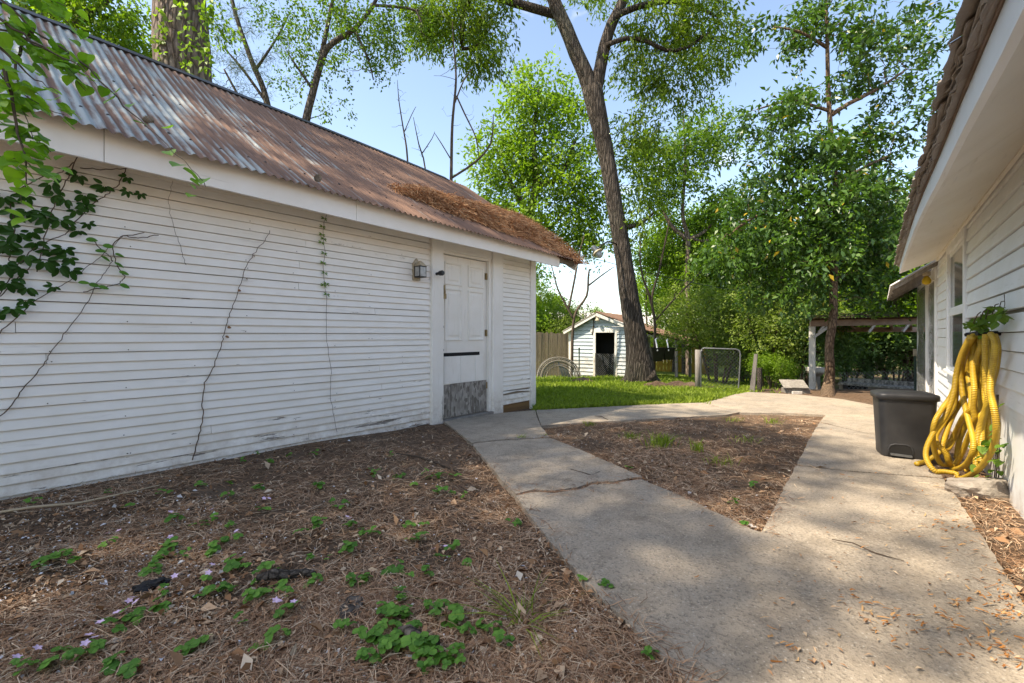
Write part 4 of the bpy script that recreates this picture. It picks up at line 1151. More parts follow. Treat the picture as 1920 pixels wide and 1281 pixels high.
# ------------------------------------------------------------------ bare saplings
def sapling(label, D, stems, tips, seed, leafy=0):
    b = stems[0][0][0]; base = Vector((b.x, b.y, gz(b.x, b.y)))
    stems[0][0].insert(0, base); stems[0][1].insert(0, stems[0][1][0] * 1.15)
    W = grow(seed, stems, tips, per=leafy, leaf=(.08, .04), spray=(.25, .2), thick=.006, twig_r=.004, k=5)
    return tree('bare_sapling', label, base, MT['twig'], MT['leaf_mid'], W, group='bare saplings')
D = 12.0
sapling('bare forked sapling behind the shed ridge, tallest against the sky', D, [(pl(D, (845, 420), (846, 332), (848, 235), (855, 150), (851, 90), (848, 40)), prr(D, 3.4, 3, 2.6, 2, 1.4, .6)), (pl(D, (850, 200), (870, 150), (885, 130)), prr(D, 1.6, 1.2, .5)), (pl(D, (856, 180), (872, 215), (893, 260), (898, 300)), prr(D, 1.5, 1.5, 1.2, .8)),
        (pl(D, (845, 335), (890, 305), (920, 270), (925, 215)), prr(D, 2.4, 2.2, 1.8, .8)), (pl(D, (846, 300), (828, 270), (815, 250)), prr(D, 1.2, 1, .5))], bl_(D, (850, 150, 50, 100, .5, 0, 26), (890, 240, 40, 50, .4, 0, 14)), 71)
sapling('thin bare sapling left of the tallest bare sapling', D, [(pl(D, (764, 420), (764, 300), (755, 235), (748, 190), (745, 150)), prr(D, 2, 1.8, 1.4, 1, .4)), (pl(D, (757, 250), (772, 215), (780, 200)), prr(D, .9, .7, .4))], bl_(D, (755, 210, 25, 70, .3, 0, 12)), 72)
sapling('short bare sapling just left of the tallest bare sapling', D, [(pl(D, (797, 420), (797, 316), (785, 270), (775, 220)), prr(D, 1.8, 1.6, 1.2, .5)), (pl(D, (790, 290), (810, 260), (815, 247)), prr(D, 1, .7, .4))], bl_(D, (790, 260, 30, 50, .3, 0, 12)), 73)
D = 15
sapling('bare spreading sapling right of the oak trunk', D, [(pl(D, (1226, 700), (1228, 610), (1222, 560), (1235, 510), (1247, 455), (1258, 400)), prr(D, 2.6, 2.4, 2.2, 1.8, 1.5, .7)), (pl(D, (1222, 562), (1205, 520), (1200, 470), (1206, 430)), prr(D, 2, 1.8, 1.4, .6)), (pl(D, (1230, 600), (1265, 560), (1300, 525), (1330, 490)), prr(D, 1.7, 1.5, 1.2, .5)), (pl(D, (1226, 590), (1218, 560), (1212, 540)), prr(D, 2, 1.4, .8))], bl_(D, (1240, 460, 60, 70, .8, 0, 40), (1300, 510, 40, 40, .6, 0, 16)), 74, 3)
D = 17
sapling('bare dark-limbed sapling left of the little blue shed', D, [(pl(D, (1072, 700), (1074, 620), (1080, 585), (1100, 555), (1103, 520), (1105, 505)), prr(D, 2.8, 2.6, 2.4, 2.2, 1.8, 1.4)), (pl(D, (1076, 600), (1060, 570), (1045, 540), (1035, 500)), prr(D, 2.2, 2, 1.6, .8)), (pl(D, (1104, 535), (1130, 515), (1152, 500)), prr(D, 1.8, 1.3, .6)), (pl(D, (1066, 580), (1078, 520), (1085, 480), (1096, 440)), prr(D, 2.2, 2, 1.6, .6))], bl_(D, (1090, 490, 60, 60, 1.0, 0, 36)), 75, 3)

# ------------------------------------------------------------------ little blue shed with a lean-to
D = 18.2
c0 = at(1068, 640, D + .5); c1 = at(1188, 640, D - .85)
dv = Vector((c1.x - c0.x, c1.y - c0.y, 0)); wS = dv.length; ang = math.atan2(dv.y, dv.x)
zs = gz(c0.x, c0.y) - .05
bs = thing('garden_shed', 'little pale blue gabled shed with open doorway and rusty lean-to roof', 'shed', (c0.x, c0.y, zs), ang)
# local frame: x along the front to the right, y to the back, z up
HS, PK = 2.05, 2.62          # eave and peak heights
pk = wS * .46
dx0, dx1, dh = wS * .43, wS * .72, 1.86
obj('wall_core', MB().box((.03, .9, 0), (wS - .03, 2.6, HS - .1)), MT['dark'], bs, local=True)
obj('side_wall', MB().box((0, .05, 0), (.04, 2.6, HS)), MT['blue_paint'], bs, local=True)
obj('side_wall', MB().box((wS - .04, .05, 0), (wS, 2.6, HS)), MT['blue_paint'], bs, local=True)
bz = 0.0; r_ = random.Random(8)
def bboard(x0, x1, z0, z1, sl0=None, sl1=None):
    m = MB(); m.prism([(0.03, 0), (-.03, 0), (-.03, .012), (0.0, z1 - z0 - .012), (.03, z1 - z0 - .012)], (x0, 0, z0), (x1, 0, z0 + r_.uniform(-.006, .006)), (0, 1, 0), (0, 0, 1))
    obj('siding_board', m, MT['blue_paint'], bs, local=True)
while bz < PK - .06:
    z1 = bz + .15
    lo, hi = 0.0, wS
    if z1 > HS:
        f_ = (z1 - HS) / (PK - HS); lo = pk * f_; hi = wS - (wS - pk) * f_
    if bz < dh:
        bboard(lo, dx0 - .02, bz, z1); bboard(dx1 + .02, hi, bz, z1)
    elif hi - lo > .12: bboard(lo, hi, bz, z1)
    bz = z1
for x0, x1, z0, z1 in ((dx0 - .11, dx0, 0, dh), (dx1, dx1 + .10, 0, dh), (dx0 - .22, dx1 + .2, dh, dh + .16), (-.03, .07, 0, HS), (wS - .09, wS + .02, 0, HS)):
    obj('trim_board', MB().cbox((x0, -.04, z0), (x1, .01, z1)), MT['post_paint'], bs, local=True)
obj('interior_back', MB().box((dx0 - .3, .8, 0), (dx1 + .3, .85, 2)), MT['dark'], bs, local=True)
# roofs: left slope, long right slope running into the lean-to
def slope(a, b, th=.04, y0=-.25, y1=2.9):
    m = MB(); a, b = Vector((a[0], 0, a[1])), Vector((b[0], 0, b[1])); n = Vector((-(b.z - a.z), 0, b.x - a.x)).normalized() * th
    if n.z < 0: n = -n
    m.loft([[a + Vector((0, yy, 0)), b + Vector((0, yy, 0)), b + n + Vector((0, yy, 0)), a + n + Vector((0, yy, 0))] for yy in (y0, y1)]); return m
obj('roof_slope', slope((-.18, HS - .14), (pk, PK)), MT['grey_wood'], bs, local=True)
RE = at(1284, 643, D - 2.1); inv = ROOT[bs].inverted(); re_ = inv @ RE
def rslope(s, yy, o): return Vector((pk + (re_.x - pk) * s, yy - .22 * s, PK + .045 + (re_.z - PK) * s - .06 * math.sin(math.pi * s) + o * 1.4))
for q in range(5):
    y0, y1 = -.25 + q * .66, -.25 + (q + 1) * .66
    me = tin_sheet(rslope, y0, y1, 8, .02, q, .09, .012); me.materials.append(MT['tin']); obj('roof_sheet', me, None, bs, local=True)
obj('rake_board', MB().beam((-.18, -.22, HS - .19), (pk, -.22, PK - .04), .03, .12), MT['post_paint'], bs, local=True)
obj('rake_board', MB().beam((pk, -.22, PK - .04), (wS + .15, -.22, HS - .1), .03, .12), MT['post_paint'], bs, local=True)
for yy in (.0, 1.4, 2.8): obj('lean_to_rafter', MB().beam((wS, yy, HS - .17), (re_.x - .08, yy - .2, re_.z - .02), .05, .09), MT['grey_wood'], bs, local=True)
lx = (inv @ at(1266, 640, D - 2.0)).x
for yy in (-.15, 2.6): obj('lean_to_post', MB().cbox((lx - .05, yy - .05, -.1), (lx + .05, yy + .05, re_.z + .08)), MT['grey_wood'], bs, local=True)
lampg = MB().lathe([(.03, .1), (.05, .08), (.09, .0), (.085, -.01)], (pk + .06, -.22, PK - .28), 12); lampg.tube([(pk, 0, PK - .2), (pk, -.22, PK - .14), (pk + .06, -.22, PK - .18)], .012, 6)
obj('gable_lamp', lampg, MT['cream_metal'], bs, local=True)
obj('hanging_strap', MB().tube([(pk - .15, -.05, PK - .25), (pk - .18, -.06, PK - .6), (pk - .22, -.05, PK - .85)], .02, 5), MT['twig'], bs, local=True)

def chainlink(m, p0, p1, h, step=.07, r=.0035, z0=.03):
    """crossing wires between two posts"""
    p0, p1 = Vector(p0), Vector(p1); L_ = (p1 - p0).length; d = (p1 - p0) / L_
    n = int(L_ / step)
    q = -int(h / step)
    for i in range(q, n + 1):
        for sgn in (1, -1):
            a = i * step if sgn > 0 else i * step + h
            # line from (a, z0) to (a+sgn*h, z0+h), clipped to 0..L
            s0, s1 = a, a + sgn * h; t0, t1 = 0.0, 1.0
            lo, hi = (0 - s0) / (s1 - s0), (L_ - s0) / (s1 - s0)
            if lo > hi: lo, hi = hi, lo
            t0, t1 = max(t0, lo), min(t1, hi)
            if t1 - t0 < .02: continue
            A = p0 + d * (s0 + (s1 - s0) * t0) + Vector((0, 0, z0 + h * t0)); B = p0 + d * (s0 + (s1 - s0) * t1) + Vector((0, 0, z0 + h * t1))
            m.tube([A, B], r, 3, False)
    return m
cg = thing('mesh_gate', 'small chain-link panel closing the doorway of the blue shed', 'gate', tuple(ROOT[bs] @ Vector((dx0, -.08, 0))), ang)
obj('upright', MB().tube([(.0, 0, .02), (.0, 0, 1.05)], .012, 6), MT['galv'], cg, local=True)
obj('upright', MB().tube([(dx1 - dx0, 0, .02), (dx1 - dx0, 0, 1.05)], .012, 6), MT['galv'], cg, local=True)
obj('wire_mesh', chainlink(MB(), (.0, 0, 0), (dx1 - dx0, 0, 0), 1.0, .085, .006), MT['galv'], cg, local=True)

# ------------------------------------------------------------------ fences far behind
def plank_fence(name, label, pA, pB, h, w, mat, lean=.01, seed=1, zoff=0):
    A, B = Vector(pA), Vector(pB); L_ = (B - A).length; d = (B - A).normalized(); n = Vector((-d.y, d.x, 0)); rr = random.Random(seed)
    f = thing(name, label, 'fence', tuple(A))
    k = int(L_ / w)
    for i in range(k):
        p = A + d * (i * w); z = gz(p.x, p.y) + zoff; hh = h + rr.uniform(-.03, .03)
        m = MB().prism([(0.004, -.01), (w - .006, -.01), (w - .006, .01), (.004, .01)], p + Vector((0, 0, z - p.z)), p + Vector((0, 0, z - p.z + hh)) + n * rr.uniform(-lean, lean), d, n)
        obj('plank', m, mat, f)
    for zz in (.4, h - .35):
        q0, q1 = A + n * .04, B + n * .04
        obj('rail', MB().beam((q0.x, q0.y, gz(A.x, A.y) + zoff + zz), (q1.x, q1.y, gz(B.x, B.y) + zoff + zz), .04, .08), mat, f)
    return f
plank_fence('board_fence', 'grey-brown upright board fence between the white shed corner and blue shed', at(985, 700, 19.0), at(1075, 700, 19.5), 1.85, .10, MT['fence_wood'])
plank_fence('ochre_fence', 'ochre yellow board fence behind the lean-to', at(1205, 700, 25), at(1330, 700, 24), 1.35, .18, MT['yellow_fence'], seed=3)
fh = at(1318, 640, 38); zf = gz(fh.x, fh.y)
hs_ = thing('yellow_house', 'far yellow house with grey roof behind the ochre fence', 'house', (fh.x, fh.y, zf), TH)
obj('wall', MB().box((-6, 0, 0), (.1, 5, 2.75)), MT['yellow_wall'], hs_, local=True)
obj('base_wall', MB().box((-6.02, -.03, 0), (.12, 5, 1.6)), MT['pale_wall'], hs_, local=True)
obj('roof', MB().prism([(-.5, 2.75), (5.5, 2.75), (2.5, 4.3)], (-6.6, 0, 0), (.55, 0, 0), (0, 1, 0), (0, 0, 1)), MT['roof_grey'], hs_, local=True)
obj('window', MB().box((-3, -.05, 1.0), (-1.8, .02, 2.1)), MT['glass'], hs_, local=True)
fh = at(1050, 640, 40); zf = gz(fh.x, fh.y)
hs2 = thing('pale_house', 'far pale pinkish house glimpsed above the board fence', 'house', (fh.x, fh.y, zf), TH)
obj('wall', MB().box((-3.5, 0, 0), (3, 5, 2.9)), MT['pale_wall'], hs2, local=True)
obj('roof', MB().prism([(-.5, 2.9), (5.5, 2.9), (2.5, 4.4)], (-4, 0, 0), (3.4, 0, 0), (0, 1, 0), (0, 0, 1)), MT['roof_grey'], hs2, local=True)
obj('window', MB().box((-1, -.05, 1.0), (.2, .02, 2.1)), MT['glass'], hs2, local=True)

# ------------------------------------------------------------------ roll of wire fencing, bins, yard light
wr = at(1048, 702, 16.0); wr.z = gz(wr.x, wr.y)
roll = thing('wire_roll', 'big roll of old wire fencing lying by the board fence', 'wire roll', tuple(wr), TH)
roll.scale = (1.15, 1.15, 1.08)
def arc(r, y_, a0, a1, n=22, sq=1.0, cx=0): return [(cx + r * math.cos(a0 + (a1 - a0) * i / n), y_, r * sq * math.sin(a0 + (a1 - a0) * i / n) + .02) for i in range(n + 1)]
rim = MB()
for rr_, yy in ((.66, 0), (.64, .03), (.60, .06), (.56, -.02), (.5, .08), (.53, .03), (.44, .05), (.38, .02), (.62, .5), (.60, 1.0)): rim.tube(arc(rr_, yy, -.05, math.pi + .05), .013 if yy < .1 else .008, 6)
obj('rim', rim, MT['grey_wood'], roll, local=True)
wires = MB()
for i in range(26):
    a = math.pi * i / 25
    wires.tube([(.62 * math.cos(a), 0, .62 * math.sin(a) + .02), (.62 * math.cos(a), 1.0, .62 * math.sin(a) + .02)], .008, 4)
    x = -.55 + 1.1 * i / 25; hh = math.sqrt(max(0, .6 ** 2 - x * x)); wires.tube([(x, .05, hh), (x * 1.03, .03, hh * .4), (x * 1.05, .02, 0)], .006, 4)
obj('wires', wires, MT['galv'], roll, local=True, kind='stuff')
fold = MB()
for k in range(3): fold.loft([[(.12 + .09 * k, .04, 0), (.2 + .09 * k, .04, 0), (.2 + .09 * k, .09, 0), (.12 + .09 * k, .09, 0)], [(.02 + .09 * k, .03, .3), (.1 + .09 * k, .03, .28), (.1 + .09 * k, .08, .28), (.02 + .09 * k, .08, .3)], [(-.05 + .1 * k, .04, .56 - .1 * k), (.0 + .1 * k, .04, .54 - .1 * k), (.0 + .1 * k, .08, .54 - .1 * k), (-.05 + .1 * k, .08, .56 - .1 * k)]])
obj('folded_sheet', fold, MT['galv'], roll, local=True)
st_ = at(1086, 640, 16.2); z_ = gz(st_.x, st_.y)
tag(obj('metal_stake', MB().tube([(st_.x, st_.y, z_ - .1), (st_.x, st_.y, z_ + 1.05)], .022, 6).tube([(st_.x, st_.y, z_ + .85), (st_.x, st_.y, z_ + 1.08)], .027, 6), MT['green_post']), 'upright metal stake between the wire roll and blue shed', 'stake')

def bucket(label, px, py, D_, s):
    p = at(px, py, D_)
    b = thing('rubber_bin', label, 'bin', tuple(p), TH + .15, group='black bins by the oak')
    w, h, dp_ = .27 * s, .50 * s, .24 * s
    rings = []
    for f_, zz in ((.72, -h), (.80, -h * .8), (.98, -.04), (1.08, -.03), (1.08, 0), (1.0, 0), (.94, -.06)):
        rings.append([(w * f_ * cx_, dp_ * f_ * cy_, zz) for cx_, cy_ in ((-.85, -1), (.85, -1), (1, -.85), (1, .85), (.85, 1), (-.85, 1), (-1, .85), (-1, -.85))])
    obj('body', MB().loft(rings), MT['black_plastic'], b, local=True)
    obj('strap', MB().tube([(-.04 * s, -dp_, -.1), (-.03 * s, -dp_ * .6, .12), (.0, 0, .30 * s), (.05, .02, .34 * s)], .03 * s, 5), MT['sticker'], b, local=True)
bucket('left of two black bins hanging by the oak trunk', 1229, 652, 14.6, .86)
bucket('right of two black bins hanging by the oak trunk', 1250, 652, 14.8, .78)

yl = at(1150, 458, 12.1)
lamp = thing('yard_light', 'floodlight on a curved arm reaching left from the oak trunk', 'light', tuple(yl))
obj('arm', MB().tube([at(1158, 459, 12.2), at(1146, 454, 12.0), at(1138, 454, 11.9), at(1129, 459, 11.8), at(1121, 468, 11.7)], .02, 8), MT['iron'], lamp, True)
A_, B_ = at(1111, 462, 11.7), at(1126, 481, 11.6); dd = (B_ - A_)
q_ = dd.normalized(); e1 = q_.orthogonal().normalized(); e2 = q_.cross(e1)
def ringat(f_, r_): return [tuple(A_ + dd * f_ + (e1 * math.cos(a) + e2 * math.sin(a)) * r_) for a in np.linspace(0, 2 * math.pi, 13)[:-1]]
obj('housing', MB().loft([ringat(0, .04), ringat(.1, .075), ringat(.45, .07), ringat(.5, .09)]), MT['galv'], lamp)
obj('reflector', MB().loft([ringat(.51, .095), ringat(.62, .15), ringat(.66, .15)]), MT['cream_metal'], lamp)
obj('lens', MB().loft([ringat(.665, .09), ringat(.9, .085), ringat(1.05, .05)]), MT['frosted'], lamp)
tag(obj('power_cable', MB().tube([at(1060, 470, 12) .lerp(at(1600, 560, 16), q / 24) - Vector((0, 0, .35 * math.sin(math.pi * q / 24))) for q in range(25)], .008, 5), MT['black_plastic']), 'thin overhead cable running past the oak trunk', 'cable')

# ------------------------------------------------------------------ wire gate and posts
D = 10.0
gp = g(1311, 730)
gt = thing('wire_gate', 'tubular metal chain-link gate standing open at the lawn edge', 'gate', tuple(gp))
q = [(1316, 655), (1320, 653), (1380, 655), (1386, 657.5), (1388, 664), (1387, 690), (1385, 725), (1383, 733), (1378, 737.5), (1335, 735), (1317, 733), (1314, 731), (1314, 660)]
pp = [at(x, y_, 10.1 - .2 * (x - 1311) / 75) for x, y_ in q]; pp.append(pp[0])
obj('gate_frame', MB().tube(pp, .016, 8), MT['galv'], gt, True)
obj('wire_mesh', chainlink(MB(), at(1316, 732, 10.1), at(1385, 732, 9.9), .88, .075, .0022, .02), MT['galv'], gt)
hp = at(1308, 656, 10.25)
obj('hinge_post', MB().tube([(hp.x, hp.y, gz(hp.x, hp.y) - .15), (hp.x, hp.y, hp.z)], .055, 10), MT['grey_wood'], gt, True)
lp = g(1409, 738)
tag(obj('leaning_post', MB().loft([[tuple(at(1409 + a, 742, 9.6) + Vector((0, dy, 0))) for a, dy in ((-5, 0), (5, 0), (5, .07), (-5, .07))], [tuple(at(1417 + a, 664, 9.7) + Vector((0, dy, 0))) for a, dy in ((-3, 0), (3, 0), (3, .06), (-3, .06))]]), MT['grey_wood']), 'grey timber post leaning at the patio corner beside the gate', 'post')
sp_ = at(1424, 690, 9.9); tag(obj('short_post', MB().tube([(sp_.x, sp_.y, gz(sp_.x, sp_.y) - .1), (sp_.x, sp_.y, sp_.z)], .05, 8), MT['log']), 'short dark post stub right behind the leaning timber post', 'post')
# ------------------------------------------------------------------ pergola
D = 11.2
pg = thing('pergola', 'low open pergola with corrugated roof on white posts', 'pergola', tuple(g(1523, 738)))
def zp(px, y_, D_): return at(px, y_, D_)
for (px, D_) in ((1523, 11.2), (1532, 13.2)):
    a = at(px, 612, D_); zb_ = gz(a.x, a.y) - .15
    obj('post', MB().cbox((a.x - .065, a.y - .065, zb_), (a.x + .065, a.y + .065, a.z)), MT['post_paint'], pg)
pa, pb_ = at(1519, 612, 11.15), at(1745, 609, 11.0)
obj('beam', MB().beam(pa + Vector((0, 0, .07)), pb_ + Vector((0, 0, .09)), .06, .15), MT['beam_wood'], pg)
pa2, pb2 = at(1527, 618, 13.3), at(1745, 618, 13.1)
obj('beam', MB().beam(pa2, pb2, .06, .14), MT['beam_wood'], pg)
for f_ in np.linspace(.02, 1, 7):
    obj('rafter', MB().beam(pa.lerp(pb_, f_) + Vector((0, 0, .03)), pa2.lerp(pb2, f_) + Vector((0, 0, .02)), .045, .09), MT['beam_wood'], pg)
for f_ in (.14, .56, .84):
    c_ = pa.lerp(pb_, f_); obj('brace', MB().beam(c_ + Vector((0, 0, .1)), c_ - Vector((.16, .12, .16)), .04, .05), MT['post_paint'], pg)
br = pa + Vector((.05, .03, -.28)); obj('brace', MB().beam(br, pa.lerp(pb_, .16) + Vector((0, 0, .0)), .05, .06), MT['post_paint'], pg)
dxy = (pb_ - pa); Lp = dxy.length; ux = dxy / Lp; bk_ = (pa2 - pa)
for k_ in range(4):
    def pf(s, yy, o, ux=ux, bk_=bk_): return pa - ux * .1 - bk_ * .12 + ux * yy + bk_ * (1.25 * s) + Vector((0, 0, .17 + o - .03 * s))
    me = tin_sheet(pf, k_ * Lp / 4, (k_ + 1) * Lp / 4 + .05, 5, .02, k_, .08, .011); me.materials.append(MT['tin']); obj('roof_sheet', me, None, pg)
tw = MB(); r_ = random.Random(4)
for i in range(34):
    c_ = pa.lerp(pb_, r_.uniform(.15, .7)) + Vector((r_.gauss(0, .15), r_.gauss(0, .25), .21 + abs(r_.gauss(0, .04)))); a = r_.uniform(0, 6.28); L_ = r_.uniform(.2, .7)
    tw.tube([c_, c_ + Vector((math.cos(a) * L_ * .5, math.sin(a) * L_ * .5, r_.uniform(0, .08))), c_ + Vector((math.cos(a + .3) * L_, math.sin(a + .3) * L_, r_.uniform(-.06, .06)))], [.01, .008, .003], 4)
tag(obj('fallen_twigs', tw, MT['twig']), 'tangle of dead twigs lying on the pergola roof', 'twigs', kind='stuff')

# ------------------------------------------------------------------ counter under the pergola, mesh fence, small things
A_, B_ = at(1572, 716, 11.9), at(1722, 724, 10.6)
A_.z = B_.z = at(1640, 722, 11.3).z
ux = (B_ - A_).normalized(); nx = Vector((-ux.y, ux.x, 0)); Lc = (B_ - A_).length; zc = gz(A_.x, A_.y) - .1
ct = thing('stone_counter', 'long low counter with stained white top under the pergola', 'counter', (A_.x, A_.y, zc))
def bar(lo, hi, z0, z1, y0, y1): return MB().prism([(lo, y0), (hi, y0), (hi, y1), (lo, y1)], (A_.x, A_.y, z0), (A_.x, A_.y, z1), ux, nx)
obj('top', bar(0, Lc, A_.z - .05, A_.z, -.04, .62), MT['stained'], ct)
obj('back_board', bar(.05, Lc, A_.z, A_.z + .1, .45, .50), MT['stained'], ct)
obj('block_base', bar(.62, Lc - .02, zc, A_.z - .052, .04, .5), MT['block'], ct)
obj('block_base', bar(.0, .08, zc, A_.z - .052, .04, .5), MT['block'], ct)
obj('dark_hollow', bar(.08, .62, zc, A_.z - .06, .40, .44), MT['dark'], ct)
cf = thing('chain_fence', 'low chain-link fence in front of the stained counter', 'fence', tuple(g(1572, 746)))
fa, fb_ = at(1572, 746, 10.9), at(1716, 752, 9.9); fa.z = gz(fa.x, fa.y); fb_.z = gz(fb_.x, fb_.y)
obj('wire_mesh', chainlink(MB(), fa, fb_, .42, .085, .003), MT['galv'], cf)
gp_ = at(1716, 660, 9.95); obj('post', MB().tube([(gp_.x, gp_.y, gz(gp_.x, gp_.y) - .2), (gp_.x, gp_.y, gp_.z - .06)], .024, 8), MT['green_post'], cf)
obj('post_cap', MB().cbox((gp_.x - .035, gp_.y - .035, gp_.z - .09), (gp_.x + .035, gp_.y + .035, gp_.z + .06)), MT['cream_metal'], cf)
hb_ = g(1490, 737)
hu = thing('wooden_hutch', 'small weathered wooden hutch with sloping lid by the pergola post', 'hutch', tuple(hb_), TH - .1)
obj('box', MB().cbox((-.19, -.13, -.05), (.24, .16, .10)), MT['grey_wood'], hu, local=True)
for k_ in range(3): obj('lid_board', MB().beam((-.21 + k_ * .16, -.17, .12), (-.14 + k_ * .16, .19, .25), .15, .018), MT['grey_wood'], hu, local=True)
obj('white_block', MB().cbox((-.13, -.19, -.05), (.06, -.135, .055)), MT['post_paint'], hu, local=True)
pd = g(1530, 737)
ps_ = thing('stone_pedestal', 'pale stone pedestal with square basin behind the pergola post', 'pedestal', tuple(at(1529, 726, 11.5)), TH)
z0 = gz(*tuple(at(1529, 726, 11.5))[:2]) - at(1529, 726, 11.5).z
obj('column', MB().loft([[(sx * w, sy * w, z) for sx, sy in ((-1, -1), (1, -1), (1, 1), (-1, 1))] for w, z in ((.13, z0 - .1), (.13, z0 + .05), (.08, z0 + .1), (.07, .28), (.12, .33), (.15, .36))]), MT['stone'], ps_, local=True)
obj('basin', MB().loft([[(sx * w, sy * w, z) for sx, sy in ((-1, -1), (1, -1), (1, 1), (-1, 1))] for w, z in ((.12, .362), (.15, .40), (.16, .5), (.15, .505), (.13, .45))]), MT['post_paint'], ps_, local=True)

# ------------------------------------------------------------------ step bin
cn = Vector((.15, 4.93, 0)); cn.z = gz(cn.x, cn.y) + .032
can = thing('trash_can', 'dark grey plastic step trash can with lid beside the house', 'trash can', tuple(cn), .20)
can.scale = (.86, .86, .95)
def rr_(w, d, z, n=6, bow=.0):
    out = []; R_ = min(w, d) * .38
    for cx_, cy_, a0 in ((w - R_, -d + R_, -math.pi / 2), (w - R_, d - R_, 0), (-w + R_, d - R_, math.pi / 2), (-w + R_, -d + R_, math.pi)):
        for i in range(n): a = a0 + math.pi / 2 * i / (n - 1); out.append((cx_ + R_ * math.cos(a), cy_ + R_ * math.sin(a), z))
    return out
body = MB().loft([rr_(.185, .135, 0), rr_(.192, .142, .012), rr_(.195, .145, .1), rr_(.215, .163, .48), rr_(.218, .166, .495), rr_(.212, .16, .497)])
obj('body', body, MT['bin'], can, True, True)
lid = obj('lid', MB().loft([rr_(.222, .170, .488), rr_(.232, .180, .492), rr_(.234, .182, .525), rr_(.228, .176, .538), rr_(.19, .14, .550), rr_(.1, .07, .556)]), MT['bin'], can, True, True)
obj('hinge', MB().cbox((.19, .10, .44), (.245, .17, .50), .008), MT['bin'], can, local=True)
ar = [(-.085, .012), (.085, .012), (.085, .06), (.07, .088), (.04, .1), (-.04, .1), (-.07, .088), (-.085, .06)]
obj('pedal_recess', MB().prism(ar, (-.055, -.152, .008), (-.055, -.1445, .008), (1, 0, 0), (0, 0, 1)), MT['dark'], can, local=True)
fr = MB()
arc_ = [(-.09, .005), (-.09, .062), (-.073, .094), (-.042, .106), (.042, .106), (.073, .094), (.09, .062), (.09, .005)]
fr.tube([(-.055 + x, -.149, .008 + z) for x, z in arc_], .006, 6); obj('recess_rim', fr, MT['bin'], can, True, True)
obj('pedal', MB().loft([[(-.055 + x, y_, z) for x, z in ((-.078, .022), (.078, .014), (.078, .03), (-.078, .038))] for y_ in (-.15, -.178)]), MT['galv'], can, local=True)

# ------------------------------------------------------------------ yellow hose
hz = thing('yellow_hose', 'long yellow ribbed hose hung in loops on the house wall', 'hose', tuple(at(1800, 885, 3.36)))
def hp_(zx, zy, D_): return at(1720 + zx / 3.2, 560 + zy / 3.2, D_)
LOOPS = [
    ([(335, 222), (300, 280), (270, 345), (245, 470), (205, 580), (150, 660), (105, 740), (93, 830), (108, 930), (150, 1000), (215, 1025), (285, 1000), (328, 930), (336, 850), (310, 740), (285, 640), (265, 520), (270, 400), (300, 300), (330, 232)], 3.28, .06),
    ([(440, 212), (466, 260), (462, 360), (445, 460), (438, 560), (460, 660), (474, 760), (468, 850), (430, 945), (360, 1030), (270, 1078), (180, 1070), (100, 1030), (58, 970), (55, 900), (100, 800), (170, 700), (215, 580), (235, 450), (265, 340), (318, 226)], 3.22, .05),
    ([(352, 222), (338, 300), (332, 420), (342, 540), (338, 660), (345, 740), (310, 820), (270, 920), (225, 1000), (190, 985), (170, 930), (120, 870), (112, 820), (160, 740), (220, 640), (235, 540), (262, 420), (305, 270), (335, 226)], 3.33, .06),
    ([(385, 216), (376, 290), (352, 380), (345, 500), (335, 600), (290, 690), (255, 760), (215, 850), (180, 905), (150, 890), (175, 800), (215, 700), (250, 640), (300, 560), (300, 430), (305, 320), (345, 230)], 3.38, .05),
    ([(410, 214), (408, 300), (410, 420), (412, 520), (425, 600), (400, 690), (372, 780), (356, 900), (352, 1010)], 3.30, .03),
    ([(462, 218), (482, 300), (470, 420), (440, 530), (415, 640), (390, 760), (384, 870), (382, 980)], 3.34, .03),
    ([(372, 222), (382, 320), (368, 420), (372, 520), (376, 640), (384, 760), (360, 860), (330, 930), (290, 1010), (300, 1040)], 3.40, .04),
    ([(325, 236), (290, 320), (300, 440), (322, 560), (318, 660), (270, 720), (230, 800), (190, 870), (110, 940), (40, 985), (-5, 1005)], 3.36, .06),
    ([(425, 222), (432, 330), (420, 440), (405, 560), (420, 680), (424, 800), (430, 870)], 3.42, .03),
    ([(300, 300), (285, 420), (262, 520), (215, 620), (185, 760), (165, 880), (190, 960), (215, 1010)], 3.43, .03),
    ([(400, 230), (388, 340), (395, 480), (372, 560), (330, 640), (290, 760), (250, 860), (235, 960)], 3.44, .03)]
hm = MB(); along = []
for ci, (pts, D_, sw) in enumerate(LOOPS):
    P0 = [hp_(x, y_, min(3.4, 3.42 - (x / 3.2 - 70) * .0080) + (D_ - 3.33) * 1.2 + sw * math.sin(i * .9 + ci)) for i, (x, y_) in enumerate(pts)]
    Q = []
    for i in range(len(P0) - 1):
        p0, p1, p2, p3 = P0[max(i - 1, 0)], P0[i], P0[i + 1], P0[min(i + 2, len(P0) - 1)]
        for j in range(7):
            t_ = j / 7; Q.append(.5 * ((2 * p1) + (p2 - p0) * t_ + (2 * p0 - 5 * p1 + 4 * p2 - p3) * t_ ** 2 + (3 * p1 - p0 - 3 * p2 + p3) * t_ ** 3))
    Q.append(P0[-1])
    for q_ in Q:
        q_.x = min(q_.x, XH - .035); q_.z = max(q_.z, gz(q_.x, q_.y) + (.05 if q_.x < .42 else .02))
    s = 0; n0 = len(hm.v)
    hm.tube(Q, .0170, 10)
    for i, q_ in enumerate(Q):
        if i: s += (q_ - Q[i - 1]).length
        along += [s] * 10
me = hm.mesh('hose_coils', True); a_ = me.attributes.new('along', 'FLOAT', 'POINT'); a_.data.foreach_set('value', np.array(along, np.float32)); me.materials.append(MT['hose'])
obj('coils', me, None, hz)
hk = onx(1846, 618, XH)
